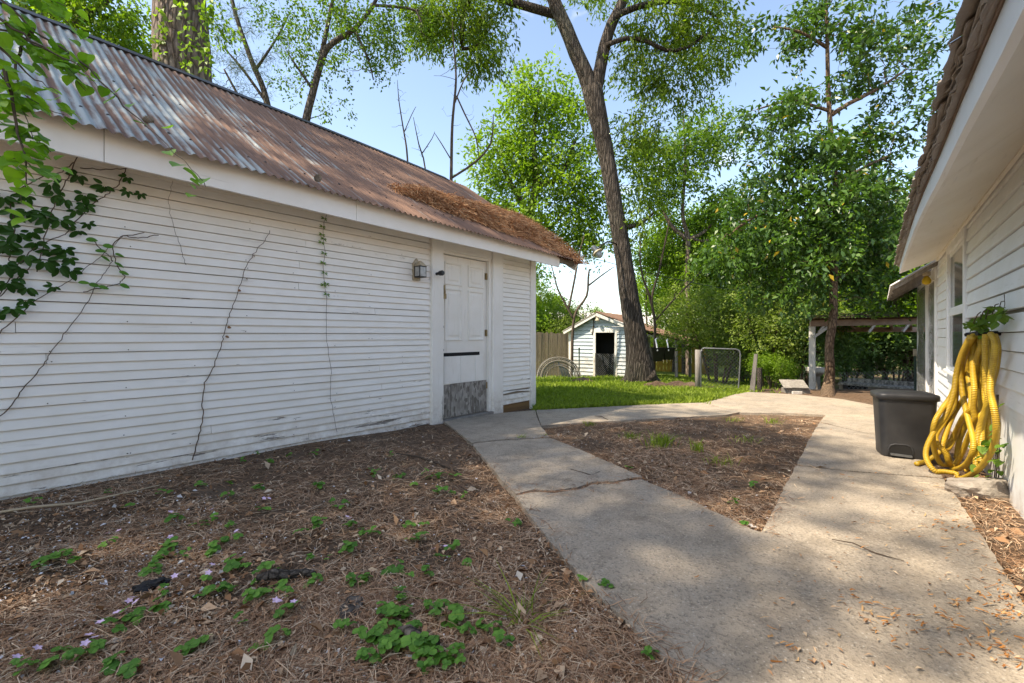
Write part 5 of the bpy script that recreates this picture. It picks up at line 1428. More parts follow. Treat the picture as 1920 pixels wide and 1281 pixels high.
obj('hanger', MB().tube([(XH - .0, 4.75, 1.03), (XH - .08, 4.66, 1.03), (XH - .14, 4.55, 1.02)], .016, 6), MT['iron'], hz)
obj('hanger', MB().tube([(XH, 4.35, 1.03), (XH - .12, 4.30, 1.03)], .016, 6), MT['iron'], hz)

# ------------------------------------------------------------------ leaf shapes for the nearer plants
def leaf_shape(kind, L_=1.0):
    """flat outline, tip towards +X, lying in XY, cupped"""
    m = MB(); n = 9
    if kind == 'heart': prof = [(0, .0), (-.06, .16), (-.04, .34), (.12, .46), (.34, .47), (.6, .36), (.82, .17), (1.0, .0)]
    elif kind == 'oval': prof = [(0, 0), (.1, .18), (.3, .30), (.55, .31), (.8, .2), (1, 0)]
    elif kind == 'lance': prof = [(0, 0), (.15, .10), (.4, .2), (.65, .19), (.85, .09), (1, 0)]
    elif kind == 'round': prof = [(0, 0), (-.12, .22), (-.02, .42), (.2, .50), (.36, .46), (.5, .5), (.72, .42), (.86, .24), (.80, 0)]
    mid = [(x, 0) for x, w in prof]
    for s in (1, -1):
        v0 = len(m.v)
        for x, w in prof:
            m.v.append((x * L_, 0, -.10 * x * x * L_)); m.v.append((x * L_, s * w * L_, (.22 * w - .10 * x * x) * L_))
        for i in range(len(prof) - 1):
            a, b, c_, d_ = v0 + 2 * i, v0 + 2 * i + 1, v0 + 2 * i + 3, v0 + 2 * i + 2
            m.f.append((a, b, c_, d_) if s < 0 else (d_, c_, b, a))
    return m
def tone_mesh(mb, mat, name, val):
    me = mb.mesh(name, True); a = me.attributes.new('tone', 'FLOAT', 'FACE'); a.data.foreach_set('value', np.full(len(me.polygons), val, np.float32)); me.materials.append(mat); return me
def xform(mb, M):
    out = MB(); out.v = [tuple(M @ Vector(v)) for v in mb.v]; out.f = list(mb.f); return out
def merge(dst, src):
    n = len(dst.v); dst.v += src.v; dst.f += [tuple(n + i for i in f) for f in src.f]; return dst
def euler(a, b, c_): return Matrix.Rotation(c_, 4, 'Z') @ Matrix.Rotation(b, 4, 'Y') @ Matrix.Rotation(a, 4, 'X')

# ivy on the hose and at its foot
iv = thing('ivy_plant', 'green ivy trailing over the top of the yellow hose', 'ivy', tuple(onx(1850, 600, XH)))
ivl = [tone_mesh(leaf_shape('heart', .052), MT['leaf_mid'], 'leaf', v) for v in (.15, .4, .6, .2)]
r_ = random.Random(12)
m = MB()
for s in range(5):
    x0 = 1825 + s * 11
    m.tube([at(1838, 612, 3.0), at(x0, 606 - s * 3, 2.95), at(x0 + 8, 590 - 6 * s, 2.8), at(x0 + 14, 585 - 5 * s, 2.75)], .003, 4)
m.tube([at(1880, 590, 2.7), at(1884, 570, 2.68), at(1883, 552, 2.68)], .002, 4)
obj('stem', m, MT['twig'], iv)
for i in range(95):
    px, py = r_.gauss(1840, 17), r_.gauss(609, 9)
    if r_.random() < .3: px, py = 1845 + r_.random() * 40, 600 - r_.random() * 24
    c_ = at(px, py, 3.42 - (px - 1790) * .008 + r_.uniform(-.13, .12)); c_.x = min(c_.x, XH - .03)
    inst('leaf', ivl[i % 4], iv, c_, (r_.uniform(-.5, .5), r_.uniform(.1, .9), r_.uniform(0, 6.28)), (r_.uniform(.6, 1.1),) * 3)
iv2 = thing('ivy_plant', 'green ivy growing at the foot of the yellow hose by the wall', 'ivy', tuple(at(1868, 880, 3.3)))
for i in range(46):
    px, py = r_.gauss(1868, 7), r_.uniform(740, 905)
    if r_.random() < .55: px, py = r_.gauss(1862, 14), r_.gauss(846, 14)
    if r_.random() < .2: px, py = r_.gauss(1845, 12), r_.gauss(905, 5)
    c_ = at(px, py, 3.42 - (px - 1790) * .008 + r_.uniform(-.1, .15)); c_.x = min(c_.x, XH - .03); c_.z = max(c_.z, .03)
    inst('leaf', ivl[i % 4], iv2, c_, (r_.uniform(-.5, .5), r_.uniform(.1, .9), r_.uniform(2, 5)), (r_.uniform(.6, 1.15),) * 3)
m = MB()
for s in range(3): m.tube([at(1864 + 4 * s, 900, 2.95), at(1868 + 3 * s, 840, 2.85), at(1872 - 2 * s, 740, 2.8)], .003, 4)
obj('stem', m, MT['twig'], iv2)
# rock by the wall
rk_ = g(1838, 932)
import bmesh
bm = bmesh.new(); bmesh.ops.create_icosphere(bm, subdivisions=4, radius=1)
for v in bm.verts:
    d_ = v.co.copy(); k_ = 1 + .22 * noise.noise(d_ * 1.6) + .06 * noise.noise(d_ * 5)
    v.co = Vector((d_.x * k_ * .95, d_.y * k_ * .95, max(-.7, min(.55 + .22 * d_.x - .25 * d_.y + .08 * noise.noise(d_ * 3), d_.z * k_))))
    v.co += Vector((.015 * noise.noise(d_ * 9), .015 * noise.noise(d_ * 9 + Vector((5, 0, 0))), .015 * noise.noise(d_ * 9 + Vector((0, 5, 0)))))
me = bpy.data.meshes.new('rock'); bm.to_mesh(me); bm.free(); me.materials.append(MT['stone'])
rock = tag(link(bpy.data.objects.new('rock', me)), 'grey flat field stone against the house wall below the hose', 'rock')
rock.location = rk_ + Vector((0, 0, .05)); rock.scale = (.20, .11, .11); rock.rotation_euler = (.05, .08, .7)

# ------------------------------------------------------------------ litter on the ground
PD = np.array([p[0] for p in PROF]); PZ = np.array([p[1] for p in PROF])
def gzv(x, y):
    D_ = x * FX + y * FY; A_ = x * RX + y * RY
    z = np.interp(D_, PD, PZ)
    def ss(a, b, v): t_ = np.clip((v - a) / (b - a), 0, 1); return t_ * t_ * (3 - 2 * t_)
    return z - .2 * ss(10.2, 11.5, D_) * ss(.33, .5, A_ / np.maximum(D_, .1))
def px_points(n, x0, x1, y0, y1, rg):
    """ground points spread evenly over a part of the view (so nearer ground is covered more finely)"""
    px = rg.uniform(x0, x1, n); py = rg.uniform(y0, y1, n)
    a = (px - CXP) / FPX; b = -(py - HYP) / FPX; dx, dy = FX + a * RX, FY + a * RY
    z = np.zeros(n)
    for _ in range(12):
        t_ = (z - CZ) / b; z = gzv(dx * t_, dy * t_)
    return np.stack([dx * t_, dy * t_], 1)
def inside(P, poly):
    x, y = P[:, 0], P[:, 1]; c = np.zeros(len(P), bool); j = len(poly) - 1
    for i in range(len(poly)):
        xi, yi = poly[i]; xj, yj = poly[j]
        if yi != yj: c ^= ((yi > y) != (yj > y)) & (x < (xj - xi) * (y - yi) / (yj - yi) + xi)
        j = i
    return c
def on_slab(P):
    c = np.zeros(len(P), bool)
    for s in SLABS: c |= inside(P, s)
    return c
def ground_z(P):
    z = gzv(P[:, 0], P[:, 1])
    return z + np.array([.018 * noise.noise(Vector((x * 1.3, y * 1.3, 0))) + .009 * noise.noise(Vector((x * 5, y * 5, 3))) for x, y in P])
def soil_points(n, rg, boxes):
    out = []
    for (k, b) in boxes:
        P = px_points(int(n * k), *b, rg); out.append(P)
    P = np.concatenate(out)
    ok = ~on_slab(P) & (P[:, 0] > -4.16) & (P[:, 0] < .58)
    return P[ok]
def strips(P, z, yaw, ln, wd, lift, curl, rg):
    """curved ribbons of two quads"""
    n = len(P); d = np.stack([np.cos(yaw), np.sin(yaw)], 1); c2 = rg.normal(0, curl, n)
    d2 = np.stack([np.cos(yaw + c2), np.sin(yaw + c2)], 1)
    p0 = np.column_stack([P, z + rg.uniform(.002, lift, n)])
    p1 = p0 + np.column_stack([d * (ln * .5)[:, None], rg.uniform(-.004, lift * .8, n)])
    p2 = p1 + np.column_stack([d2 * (ln * .5)[:, None], -rg.uniform(-.004, lift * .8, n)])
    p2[:, 2] = np.maximum(p2[:, 2], z + .001)
    s = np.column_stack([-d[:, 1], d[:, 0], rg.uniform(-.5, .5, n)]) * (wd * .5)[:, None]
    V = np.stack([p0 - s, p0 + s, p1 - s, p1 + s, p2 - s * .5, p2 + s * .5], 1).reshape(-1, 3)
    i = np.arange(n)[:, None] * 6
    F = np.concatenate([i + [0, 1, 3, 2], i + [2, 3, 5, 4]], 1).reshape(-1, 4)
    return V, F
BED_L = (0, 1330, 780, 1320)
rg = np.random.default_rng(100)
P = soil_points(120000, rg, [(.72, BED_L), (.20, (1000, 1560, 778, 1015)), (.04, (1700, 1920, 880, 1200)), (.04, (-200, 0, 900, 1281))])
n = len(P); z = ground_z(P)
clump = np.array([noise.noise(Vector((x * 2.2, y * 2.2, 40))) for x, y in P])
keep = rg.random(n) < np.clip(.66 + clump * 1.25, .10, 1.0); P, z = P[keep], z[keep]; n = len(P)
Dp = P[:, 0] * FX + P[:, 1] * FY
V, F = strips(P, z, rg.uniform(0, 6.283, n), rg.uniform(.05, .14, n), rg.uniform(.0011, .0019, n) * (1 + Dp * .12), .022, .35, rg)
tn = np.repeat(np.clip(rg.normal(.5, .34, n), 0, 1), 2)
o = tag(link(bpy.data.objects.new('pine_needles', np_mesh('pine_needles', V, F, MT['needle'], tn))), 'brown fallen pine needles strewn over the soil', 'pine needles', kind='stuff')
# needles spilled over the slab edges and into the joints
Q = P[rg.random(len(P)) < .5] ; Q = Q + rg.normal(0, .055, Q.shape); Q = Q[on_slab(Q)]; n = len(Q)
V, F = strips(Q, gzv(Q[:, 0], Q[:, 1]) + .032, rg.uniform(0, 6.283, n), rg.uniform(.03, .10, n), rg.uniform(.0015, .0026, n) * (1 + (Q[:, 0] * FX + Q[:, 1] * FY) * .12), .008, .35, rg)
tag(link(bpy.data.objects.new('spilled_needles', np_mesh('spilled_needles', V, F, MT['needle'], np.repeat(np.clip(rg.normal(.45, .3, n), 0, 1), 2)))), 'pine needles spilled over the edges of the concrete path', 'pine needles', kind='stuff')
CR = np.array([tuple(g(x, y + 1))[:2] for x, y in crackL]); tt_ = rg.uniform(0, len(CR) - 1.001, 260); i0 = tt_.astype(int); Q = CR[i0] + (CR[i0 + 1] - CR[i0]) * (tt_ - i0)[:, None] + rg.normal(0, .006, (260, 2))
V, F = strips(Q, gzv(Q[:, 0], Q[:, 1]) + .022, rg.normal(math.atan2(CR[-1][1] - CR[0][1], CR[-1][0] - CR[0][0]), .5, 260), rg.uniform(.02, .07, 260), rg.uniform(.002, .005, 260), .012, .4, rg)
tag(link(bpy.data.objects.new('crack_debris', np_mesh('crack_debris', V, F, MT['needle'], np.repeat(rg.uniform(0, .6, 260), 2)))), 'brown needles packed into the crack across the left slab', 'debris', kind='stuff')
# dead leaves and chips
P = soil_points(21000, rg, [(.75, BED_L), (.14, (1000, 1560, 778, 1015)), (.06, (1700, 1920, 880, 1200)), (.05, (0, 500, 900, 1281))]); n = len(P); z = ground_z(P)
P3 = np.column_stack([P, z + rg.uniform(.004, .03, n)])
sz = rg.choice([.010, .016, .024, .036, .06], n, p=[.31, .30, .23, .125, .035]) * rg.uniform(.7, 1.2, n)
V, F = leaves_np(P3, np.column_stack([rg.normal(size=(n, 2)), rg.normal(0, .25, n)]), rg.normal(size=(n, 3)) * .45 + [0, 0, 1], sz, sz * rg.uniform(.3, .62, n), .3)
tag(link(bpy.data.objects.new('dead_leaves', np_mesh('dead_leaves', V, F, MT['litter'], np.clip(rg.beta(1.6, 1.9, n), 0, 1)))), 'dead leaves and bark chips scattered on the soil', 'dead leaves', kind='stuff')
P = soil_points(1500, rg, [(.55, BED_L), (.35, (0, 420, 930, 1130)), (.1, (1000, 1560, 778, 1015))]); n = len(P); z = ground_z(P)
sz = rg.uniform(.006, .018, n) * np.where(rg.random(n) < .06, 2.4, 1)
V, F = leaves_np(np.column_stack([P, z + .022]), np.column_stack([rg.normal(size=(n, 2)), rg.normal(0, .2, n)]), rg.normal(size=(n, 3)) * .4 + [0, 0, 1], sz, sz * .6)
tag(link(bpy.data.objects.new('pale_fragments', np_mesh('pale_fragments', V, F, MT['white_bits'], rg.random(n)))), 'pale paint flakes and petals lying in the litter', 'fragments', kind='stuff')
# catkins and dry leaves blown over the concrete, thickest towards the house
px = np.concatenate([px_points(3200, 1430, 1920, 880, 1281, rg), px_points(500, 1000, 1480, 900, 1281, rg), px_points(700, 1380, 1640, 742, 860, rg)])
ok = on_slab(px); px = px[ok]
dens = np.array([noise.noise(Vector((x * 3.2, y * 3.2, 60))) for x, y in px]) + np.clip(px[:, 0] * .9, -.5, .35)
px = px[rg.random(len(px)) < np.clip(dens * 1.1 - .02, .015, .75)]
n = len(px); z = gzv(px[:, 0], px[:, 1]) + .034
V, F = strips(px, z, rg.normal(.7, .7, n), rg.uniform(.012, .04, n), rg.uniform(.003, .007, n), .008, .8, rg)
tag(link(bpy.data.objects.new('fallen_catkins', np_mesh('fallen_catkins', V, F, MT['orange_bits'], np.repeat(rg.random(n), 2)))), 'orange catkins and needle bits blown over the concrete', 'catkins', kind='stuff')
P = px_points(150, 1430, 1920, 880, 1281, rg); P = P[on_slab(P)]; n = len(P)
V, F = leaves_np(np.column_stack([P, gzv(P[:, 0], P[:, 1]) + .040]), np.column_stack([rg.normal(size=(n, 2)), rg.normal(0, .1, n)]), rg.normal(size=(n, 3)) * .25 + [0, 0, 1], rg.uniform(.010, .032, n), rg.uniform(.005, .012, n), .3)
tag(link(bpy.data.objects.new('blown_leaves', np_mesh('blown_leaves', V, F, MT['litter'], rg.uniform(.25, .85, n)))), 'small dry leaves lying on the concrete path', 'dead leaves', kind='stuff')

# ------------------------------------------------------------------ grass
rg = np.random.default_rng(5)
P = np.concatenate([px_points(52000, 1000, 1420, 704, 776, rg), px_points(9000, 1000, 1360, 740, 776, rg), px_points(6000, 1290, 1460, 698, 745, rg)])
lw = np.array([lawn_at(x, y) + 1.15 * noise.noise(Vector((x * .9, y * .9, 7))) + .4 * noise.noise(Vector((x * 3, y * 3, 17))) for x, y in P])
ok = ~on_slab(P) & (rg.random(len(P)) < np.clip(lw * 1.3, 0, 1)) & ~((P[:, 0] < -4.15) & (P[:, 1] < 5.8)) & (P[:, 0] * FX + P[:, 1] * FY < 22); P = P[ok]; n = len(P)
z = gzv(P[:, 0], P[:, 1]); Dp = P[:, 0] * FX + P[:, 1] * FY
h = rg.uniform(.03, .11, n) * (1 + .5 * np.array([noise.noise(Vector((x * .7, y * .7, 27))) for x, y in P])); yaw = rg.uniform(0, 6.28, n)
b0_ = np.column_stack([P, z - .01]); w = np.column_stack([np.cos(yaw), np.sin(yaw), np.zeros(n)]) * (.0028 + .0006 * Dp)[:, None]
lean = np.column_stack([rg.normal(0, .35, n), rg.normal(0, .35, n), np.ones(n)]) * h[:, None]
V = np.stack([b0_ - w, b0_ + w, b0_ + lean * .6 + w * .7, b0_ + lean + np.column_stack([rg.normal(0, .02, n), rg.normal(0, .02, n), np.zeros(n)])], 1).reshape(-1, 3)
tag(link(bpy.data.objects.new('lawn_grass', np_mesh('lawn_grass', V, np.arange(n * 4).reshape(-1, 4), MT['grass'], np.clip(rg.normal(.5, .25, n), 0, .95)))), 'bright patchy grass lawn behind the shed', 'grass', kind='stuff')
# dug earth round the oak and gate
r_ = random.Random(2)
for nm_, lab, (px, py, w_, h_, sc_) in (('soil_mound', 'ridge of dark dug earth between the oak foot and the gate', (1275, 727, 1.15, .16, 3)), ('soil_mound', 'small dark earth heap at the foot of the metal stake', (1094, 716, .5, .14, 4))):
    c_ = g(px, py); m = MB(); N_ = 22
    for i in range(N_ + 1):
        for j in range(N_ + 1):
            u, v = i / N_ * 2 - 1, j / N_ * 2 - 1; rr2 = u * u + v * v
            x, y = c_.x + (u * RX + v * .45 * FX) * w_, c_.y + (u * RY + v * .45 * FY) * w_
            m.v.append((x, y, gz(x, y) - .03 + h_ * max(0, 1 - rr2) * (1 + .7 * noise.noise(Vector((x * sc_, y * sc_, 1)))) + .03 * noise.noise(Vector((x * 14, y * 14, 5)))))
    for i in range(N_):
        for j in range(N_): m.f.append((i * (N_ + 1) + j, (i + 1) * (N_ + 1) + j, (i + 1) * (N_ + 1) + j + 1, i * (N_ + 1) + j + 1))
    tag(obj(nm_, m, MT['soil'], None, True), lab, 'soil')

def tuft(label, px, py, n, h, spread, seed, arch=.35, group=None):
    r_ = np.random.default_rng(seed); c_ = g(px, py)
    P = np.column_stack([r_.normal(c_.x, spread, n), r_.normal(c_.y, spread, n)]); z = ground_z(P)
    yaw = r_.uniform(0, 6.28, n); w = np.column_stack([np.cos(yaw), np.sin(yaw), np.zeros(n)]) * .0026
    d_ = np.column_stack([r_.normal(0, arch, n), r_.normal(0, arch, n), np.ones(n)]); hh = r_.uniform(.5, 1.1, n) * h
    p0 = np.column_stack([P, z]); p1 = p0 + d_ * (hh * .55)[:, None]; p2 = p1 + (d_ * [1.5, 1.5, .55]) * (hh * .5)[:, None]
    V = np.stack([p0 - w, p0 + w, p1 - w, p1 + w, p2, p2 + w * .2], 1).reshape(-1, 3); i = np.arange(n)[:, None] * 6
    F = np.concatenate([i + [0, 1, 3, 2], i + [2, 3, 5, 4]], 1).reshape(-1, 4)
    t_ = thing('grass_tuft', label, 'grass', tuple(c_), group=group)
    o = obj('blades', np_mesh('blades', V, F, MT['grass'], np.repeat(r_.uniform(.1, .8, n), 2)), None, t_); o['kind'] = 'stuff'
tuft('tallest grass tuft in the triangular soil bed', 1240, 838, 130, .16, .06, 1)
tuft('upright grass tuft right of the tallest one in the bed', 1308, 850, 46, .15, .025, 2)
tuft('low grass tuft near the top left of the bed', 1182, 820, 50, .09, .04, 3, .6)
tuft('low grass tuft at the right of the soil bed', 1352, 872, 40, .08, .05, 4, .6)
tuft('grass tuft near the top right corner of the bed', 1452, 795, 46, .10, .05, 5, .5)
tuft('grass sprouting along the far edge of the bed', 1372, 790, 40, .08, .07, 6, .5)
tuft('limp drooping grass tuft beside the path, in the foreground litter', 982, 1170, 40, .11, .018, 7, 1.3)
tuft('sparse grass in the middle of the soil bed', 1400, 830, 36, .08, .07, 8, .6)
tuft('grass growing from the path joint', 975, 826, 22, .06, .015, 9, .6)
tuft('grass growing in the path notch beside the bed', 1022, 822, 22, .06, .012, 10, .6)
tuft('grass along the left edge of the soil bed', 1105, 800, 40, .07, .04, 11, .5)
tuft('grass at the base of the blue shed stake', 1150, 713, 160, .2, .35, 12, .4)

# ------------------------------------------------------------------ small weeds
def clover(size, v, sd):
    out = MB(); r_ = random.Random(sd)
    for k_ in range(3): merge(out, xform(leaf_shape('round', size), Matrix.Rotation(k_ * 2.094 + r_.uniform(-.15, .15), 4, 'Z') @ Matrix.Rotation(r_.uniform(-.05, .35), 4, 'Y') @ Matrix.Translation((.003, 0, 0))))
    return tone_mesh(out, MT['leaf_weed'], 'leaf', v)
wl4 = [clover(.024, v, k_) for k_, v in enumerate((.1, .3, .5, .7))]
fm = MB()
for i in range(5): merge(fm, xform(leaf_shape('oval', .013), Matrix.Rotation(i * 1.2566, 4, 'Z') @ Matrix.Rotation(-.35, 4, 'Y')))
flm = fm.mesh('flower'); flm.materials.append(MT['petal'])
stm = MB().tube([(0, 0, 0), (0, 0, .04)], .0012, 4).mesh('stalk'); stm.materials.append(MT['leaf_weed'])
Z7 = [(140,200),(160,455),(235,405),(275,432),(420,355),(405,165),(500,220),(660,265),(740,285),(790,270),(865,295),(645,370),(580,420),(575,460),(810,380),(860,350),(690,405),(755,130),(860,125),(855,180),(970,155),(605,170),(875,455),(920,450),(1015,450),(1165,290),(1125,330),(1200,285),(1250,210),(1285,215),(990,230),(1170,420),(1245,420),(1315,290),(1355,320),(1410,325),(1530,295),(1560,340),(1590,285),(1320,380),(1650,415),(1595,470),(1530,490),(1475,455),(1700,375),(1745,430),(1640,100),(1600,90),(1715,105),(1630,170),(1690,165),(1740,180),(1550,135),(1500,105),(1400,90),(1200,140),(770,505),(795,545),(620,550),(600,605),(540,655),(495,635),(420,700),(360,770),(310,800),(215,795),(100,830),(410,830),(480,848),(725,770),(910,675),(1020,730),(1065,635),(1080,560),(945,570),(1035,535),(840,550),(1180,500),(960,500),(1320,510),(1365,505),(1490,560),(1510,585),(1430,615),(1475,635),(1520,640),(1620,615),(1665,600),(1480,685),(1290,690),(1400,725),(1445,760),(1385,800),(1515,740),(1540,690),(1690,660),(1745,700),(1810,680),(1580,770),(1620,765),(1660,790),(1720,780),(1585,820),(1690,810),(1900,745),(1855,700),(1010,50),(1090,20),(960,15),(920,40),(1180,12),(1470,20)]
PINK = {(660,265),(790,270),(860,350),(1315,290),(990,230),(620,550),(495,635),(420,700),(310,800),(100,830),(1065,635),(1650,415),(770,505),(645,370),(420,355)}
Z8 = [(10,285),(270,505),(350,530),(820,205),(860,290),(440,75),(905,130),(520,795)]
ALLW = [(x / 2, 850 + y / 2, (x, y) in PINK, 0) for x, y in Z7] + [(960 + x / 2, 850 + y / 2, False, 1) for x, y in Z8]
rw = random.Random(21); WEEDS = {}
MARKS = [(535, 1095, 'beside the black curved branch'), (785, 1212, 'beside the short grey log'), (660, 1150, 'beside the knobbly root stub'), (285, 1112, 'beside the charred lump'), (150, 950, 'below the long pale stick'), (800, 866, 'beside the thin dead branch'),
         (982, 1170, 'beside the drooping grass tuft'), (500, 870, 'at the foot of the shed wall'), (640, 1000, 'in the middle of the left bed'), (330, 1010, 'between the pale stick and the charred lump'), (120, 1240, 'in the bottom left corner'), (960, 985, 'against the left edge of the path'), (1400, 950, 'in the triangular bed'), (1110, 1110, 'at the path edge in the foreground'), (860, 930, 'between the dead branch and the path')]
for px, py, pink, side in ALLW:
    c_ = g(px, min(py, 1285)); c_.z += .014
    near = c_.x * FX + c_.y * FY
    NLF = rw.choice((2, 3, 4, 4, 5, 6)); big = rw.choice((.72, .8, .9, 1.0, 1.05, 1.15, 1.25)) * rw.uniform(.92, 1.08)
    mark = min(MARKS, key=lambda q: ((q[0] - px) * .8) ** 2 + ((q[1] - py) * 1.3) ** 2)[2]
    lab = {2: 'two-leaved', 3: 'three-leaved', 4: 'four-leaved', 5: 'five-leaved', 6: 'six-leaved'}[NLF]
    lab = ('large ' if big > 1.12 else 'tiny ' if big < .9 else '') + lab + (' pink-flowered' if pink else ' green') + ' weed ' + mark
    t_ = thing('weed', lab, 'weed', tuple(c_), rw.uniform(0, 6.28), 'weeds in the soil beside the path')
    for k_ in range(NLF):
        a = rw.uniform(0, 6.28); rr2 = rw.uniform(.0, .042) * big
        inst('leaf', wl4[rw.randrange(4)], t_, (math.cos(a) * rr2, math.sin(a) * rr2, rw.uniform(.012, .045)), (rw.uniform(-.35, .35), rw.uniform(-.25, .45), a), (big * rw.uniform(.7, 1.15),) * 3, world=False)
    WEEDS.setdefault(lab, []).append((px, t_))
    if pink:
        for k_ in range(rw.choice((1, 2, 3))):
            a = rw.uniform(0, 6.28); inst('flower', flm, t_, (math.cos(a) * .03, math.sin(a) * .03, rw.uniform(.05, .07)), (rw.uniform(-.5, .5), rw.uniform(-.5, .5), a), (1.1,) * 3, world=False)

for lab, ws in WEEDS.items():
    ws.sort(key=lambda q: q[0])
    names = {2: ('left', 'right'), 3: ('leftmost', 'middle', 'rightmost'), 4: ('leftmost', 'second from left', 'second from right', 'rightmost'), 5: ('leftmost', 'second from left', 'middle', 'second from right', 'rightmost')}.get(len(ws))
    if names:
        for (_, t_), nm_ in zip(ws, names): t_['label'] = lab + ', the ' + nm_ + ' of ' + {2: 'two', 3: 'three', 4: 'four', 5: 'five'}[len(ws)]
# ------------------------------------------------------------------ sticks, logs, root
def stick(name, label, cat, pts, rad, mat, k=7, up=.01):
    P = [g(x, y) + Vector((0, 0, up)) for x, y in pts]
    return tag(obj(name, MB().tube([p + Vector((0, 0, .01 * math.sin(i * 2))) for i, p in enumerate(P)], rad, k, True, .25, random.Random(len(label))), mat, None, True), label, cat)
stick('black_branch', 'black curved branch stub lying in the foreground weeds', 'branch', [(482, 1100), (515, 1096), (545, 1090), (570, 1088), (590, 1096)], [.014, .021, .022, .019, .010], MT['log'], up=.034)
stick('grey_branch', 'short grey bark log near the bottom of the left bed', 'log', [(748, 1200), (765, 1206), (790, 1217), (822, 1224)], [.010, .018, .019, .014], MT['grey_bark'], up=.034)
stick('pale_stick', 'long pale stick lying along the foot of the white shed', 'stick', [(-30, 975), (60, 964), (150, 950), (230, 934), (300, 921)], [.006, .007, .007, .006, .004], MT['rope'], up=.03)
stick('dead_branch', 'thin dead branch lying in the litter near the path', 'branch', [(742, 857), (785, 866), (825, 876), (858, 892)], [.004, .008, .008, .005], MT['twig'], up=.032)
stick('dry_twig', 'thin dark twig lying across the wide concrete slab', 'twig', [(1560, 1027), (1600, 1038), (1640, 1050), (1695, 1068)], [.002, .003, .003, .0015], MT['twig'], up=.04)
stick('dry_twig', 'thin curved twig on the concrete beside the crack', 'twig', [(1070, 890), (1090, 898), (1110, 900), (1125, 893)], [.002, .003, .003, .0015], MT['twig'], up=.04)
stick('dry_twig', 'short forked twig on the cross path behind the bed', 'twig', [(1115, 786), (1128, 788), (1140, 792)], [.003, .005, .002], MT['twig'], up=.04)
sp2 = g(660, 1150)
bm = bmesh.new(); bmesh.ops.create_icosphere(bm, subdivisions=3, radius=1)
for v in bm.verts:
    d_ = v.co.copy(); v.co = Vector((d_.x, d_.y, min(d_.z, .5 + .15 * noise.noise(d_ * 4)))) * (1 + .35 * noise.noise(d_ * 1.8) + .12 * noise.noise(d_ * 6))
me = bpy.data.meshes.new('root_stub'); bm.to_mesh(me); bm.free(); me.materials.append(MT['grey_bark'])
rs_ = tag(link(bpy.data.objects.new('root_stub', me)), 'knobbly grey root stub rising through the foreground litter', 'root'); rs_.location = sp2 + Vector((0, 0, .012)); rs_.scale = (.042, .07, .036); rs_.rotation_euler = (0, 0, .9)
m = MB(); c_ = g(285, 1112); r_ = random.Random(3)
bm = bmesh.new(); bmesh.ops.create_icosphere(bm, subdivisions=3, radius=1)
for v in bm.verts:
    d_ = v.co.copy(); v.co = d_ * (1 + .6 * noise.noise(d_ * 1.9) + .2 * noise.noise(d_ * 5))
me = bpy.data.meshes.new('charred_wood'); bm.to_mesh(me); bm.free(); me.materials.append(MT['char'])
ch_ = tag(link(bpy.data.objects.new('charred_wood', me)), 'lump of charred black wood in the lower left litter', 'wood'); ch_.location = c_ + Vector((0, 0, .026)); ch_.scale = (.055, .032, .027); ch_.rotation_euler = (0, 0, 1.2)
# pine cones on the roof
cm = MB()
for k_ in range(9):
    z_ = k_ * .007; rr2 = .022 * math.sin(math.pi * (k_ + 1.2) / 11)
    for j in range(8):
        a = j * .785 + k_ * .39; cm.quad((rr2 * .4 * math.cos(a - .3), rr2 * .4 * math.sin(a - .3), z_), (rr2 * math.cos(a - .25), rr2 * math.sin(a - .25), z_ + .005), (rr2 * math.cos(a + .25), rr2 * math.sin(a + .25), z_ + .005), (rr2 * .4 * math.cos(a + .3), rr2 * .4 * math.sin(a + .3), z_))
cme = cm.mesh('pine_cone'); cme.materials.append(MT['fence_wood'])
for s, y_, lab in ((.17, .95, 'pine cone resting on the roof behind the hanging leaves'), (.045, 2.02, 'pine cone resting near the edge of the rusty roof')):
    o = bpy.data.objects.new('pine_cone', cme); link(o); tag(o, lab, 'pine cone', 'pine cones on the roof'); o.location = roofp(s, y_, .045); o.rotation_euler = (1.4, .3, s * 30); o.scale = (1.5,) * 3

# ------------------------------------------------------------------ needle heap on the shed roof
rg = np.random.default_rng(8)
YU = [3.35, 4.0, 4.7, 5.5, 6.0, 6.42]; SU = [.32, .37, .43, .50, .60, .66]; SLo = [.25, .17, .14, .11, .05, -.01]
def heap_h(s, y):
    lo, hi = np.interp(y, YU, SLo), np.interp(y, YU, SU)
    if hi - lo < .01: return -1
    u = (s - lo) / (hi - lo)
    e = min(u, 1 - u) * 2 + .35 * noise.noise(Vector((s * 9, y * 3.5, 2)))
    e = min(e, (y - 3.3) * 2.2)
    return e
m = MB(); Ny, Ns = 70, 26; idx = {}
for i in range(Ny + 1):
    for j in range(Ns + 1):
        y_, s = 3.3 + 3.14 * i / Ny, -.01 + .70 * j / Ns
        e = heap_h(s, y_); m.v.append(tuple(roofp(s, y_, -.01 + .12 * max(-.2, min(1, e * 1.5)) + .012 * noise.noise(Vector((s * 40, y_ * 14, 1))))))
for i in range(Ny):
    for j in range(Ns):
        y_, s = 3.3 + 3.14 * (i + .5) / Ny, -.01 + .70 * (j + .5) / Ns
        if heap_h(s, y_) > -.1: k_ = Ns + 1; m.f.append((i * k_ + j, (i + 1) * k_ + j, (i + 1) * k_ + j + 1, i * k_ + j + 1))
heap = thing('needle_heap', 'heap of brown pine needles on the far end of the rusty roof', 'pine needles', tuple(roofp(.2, 5.2, 0)))
o = obj('matted_base', m, MT['needle_base'] if 'needle_base' in MT else MT['sheath'], heap, True); o['kind'] = 'stuff'
PP, DD = [], []
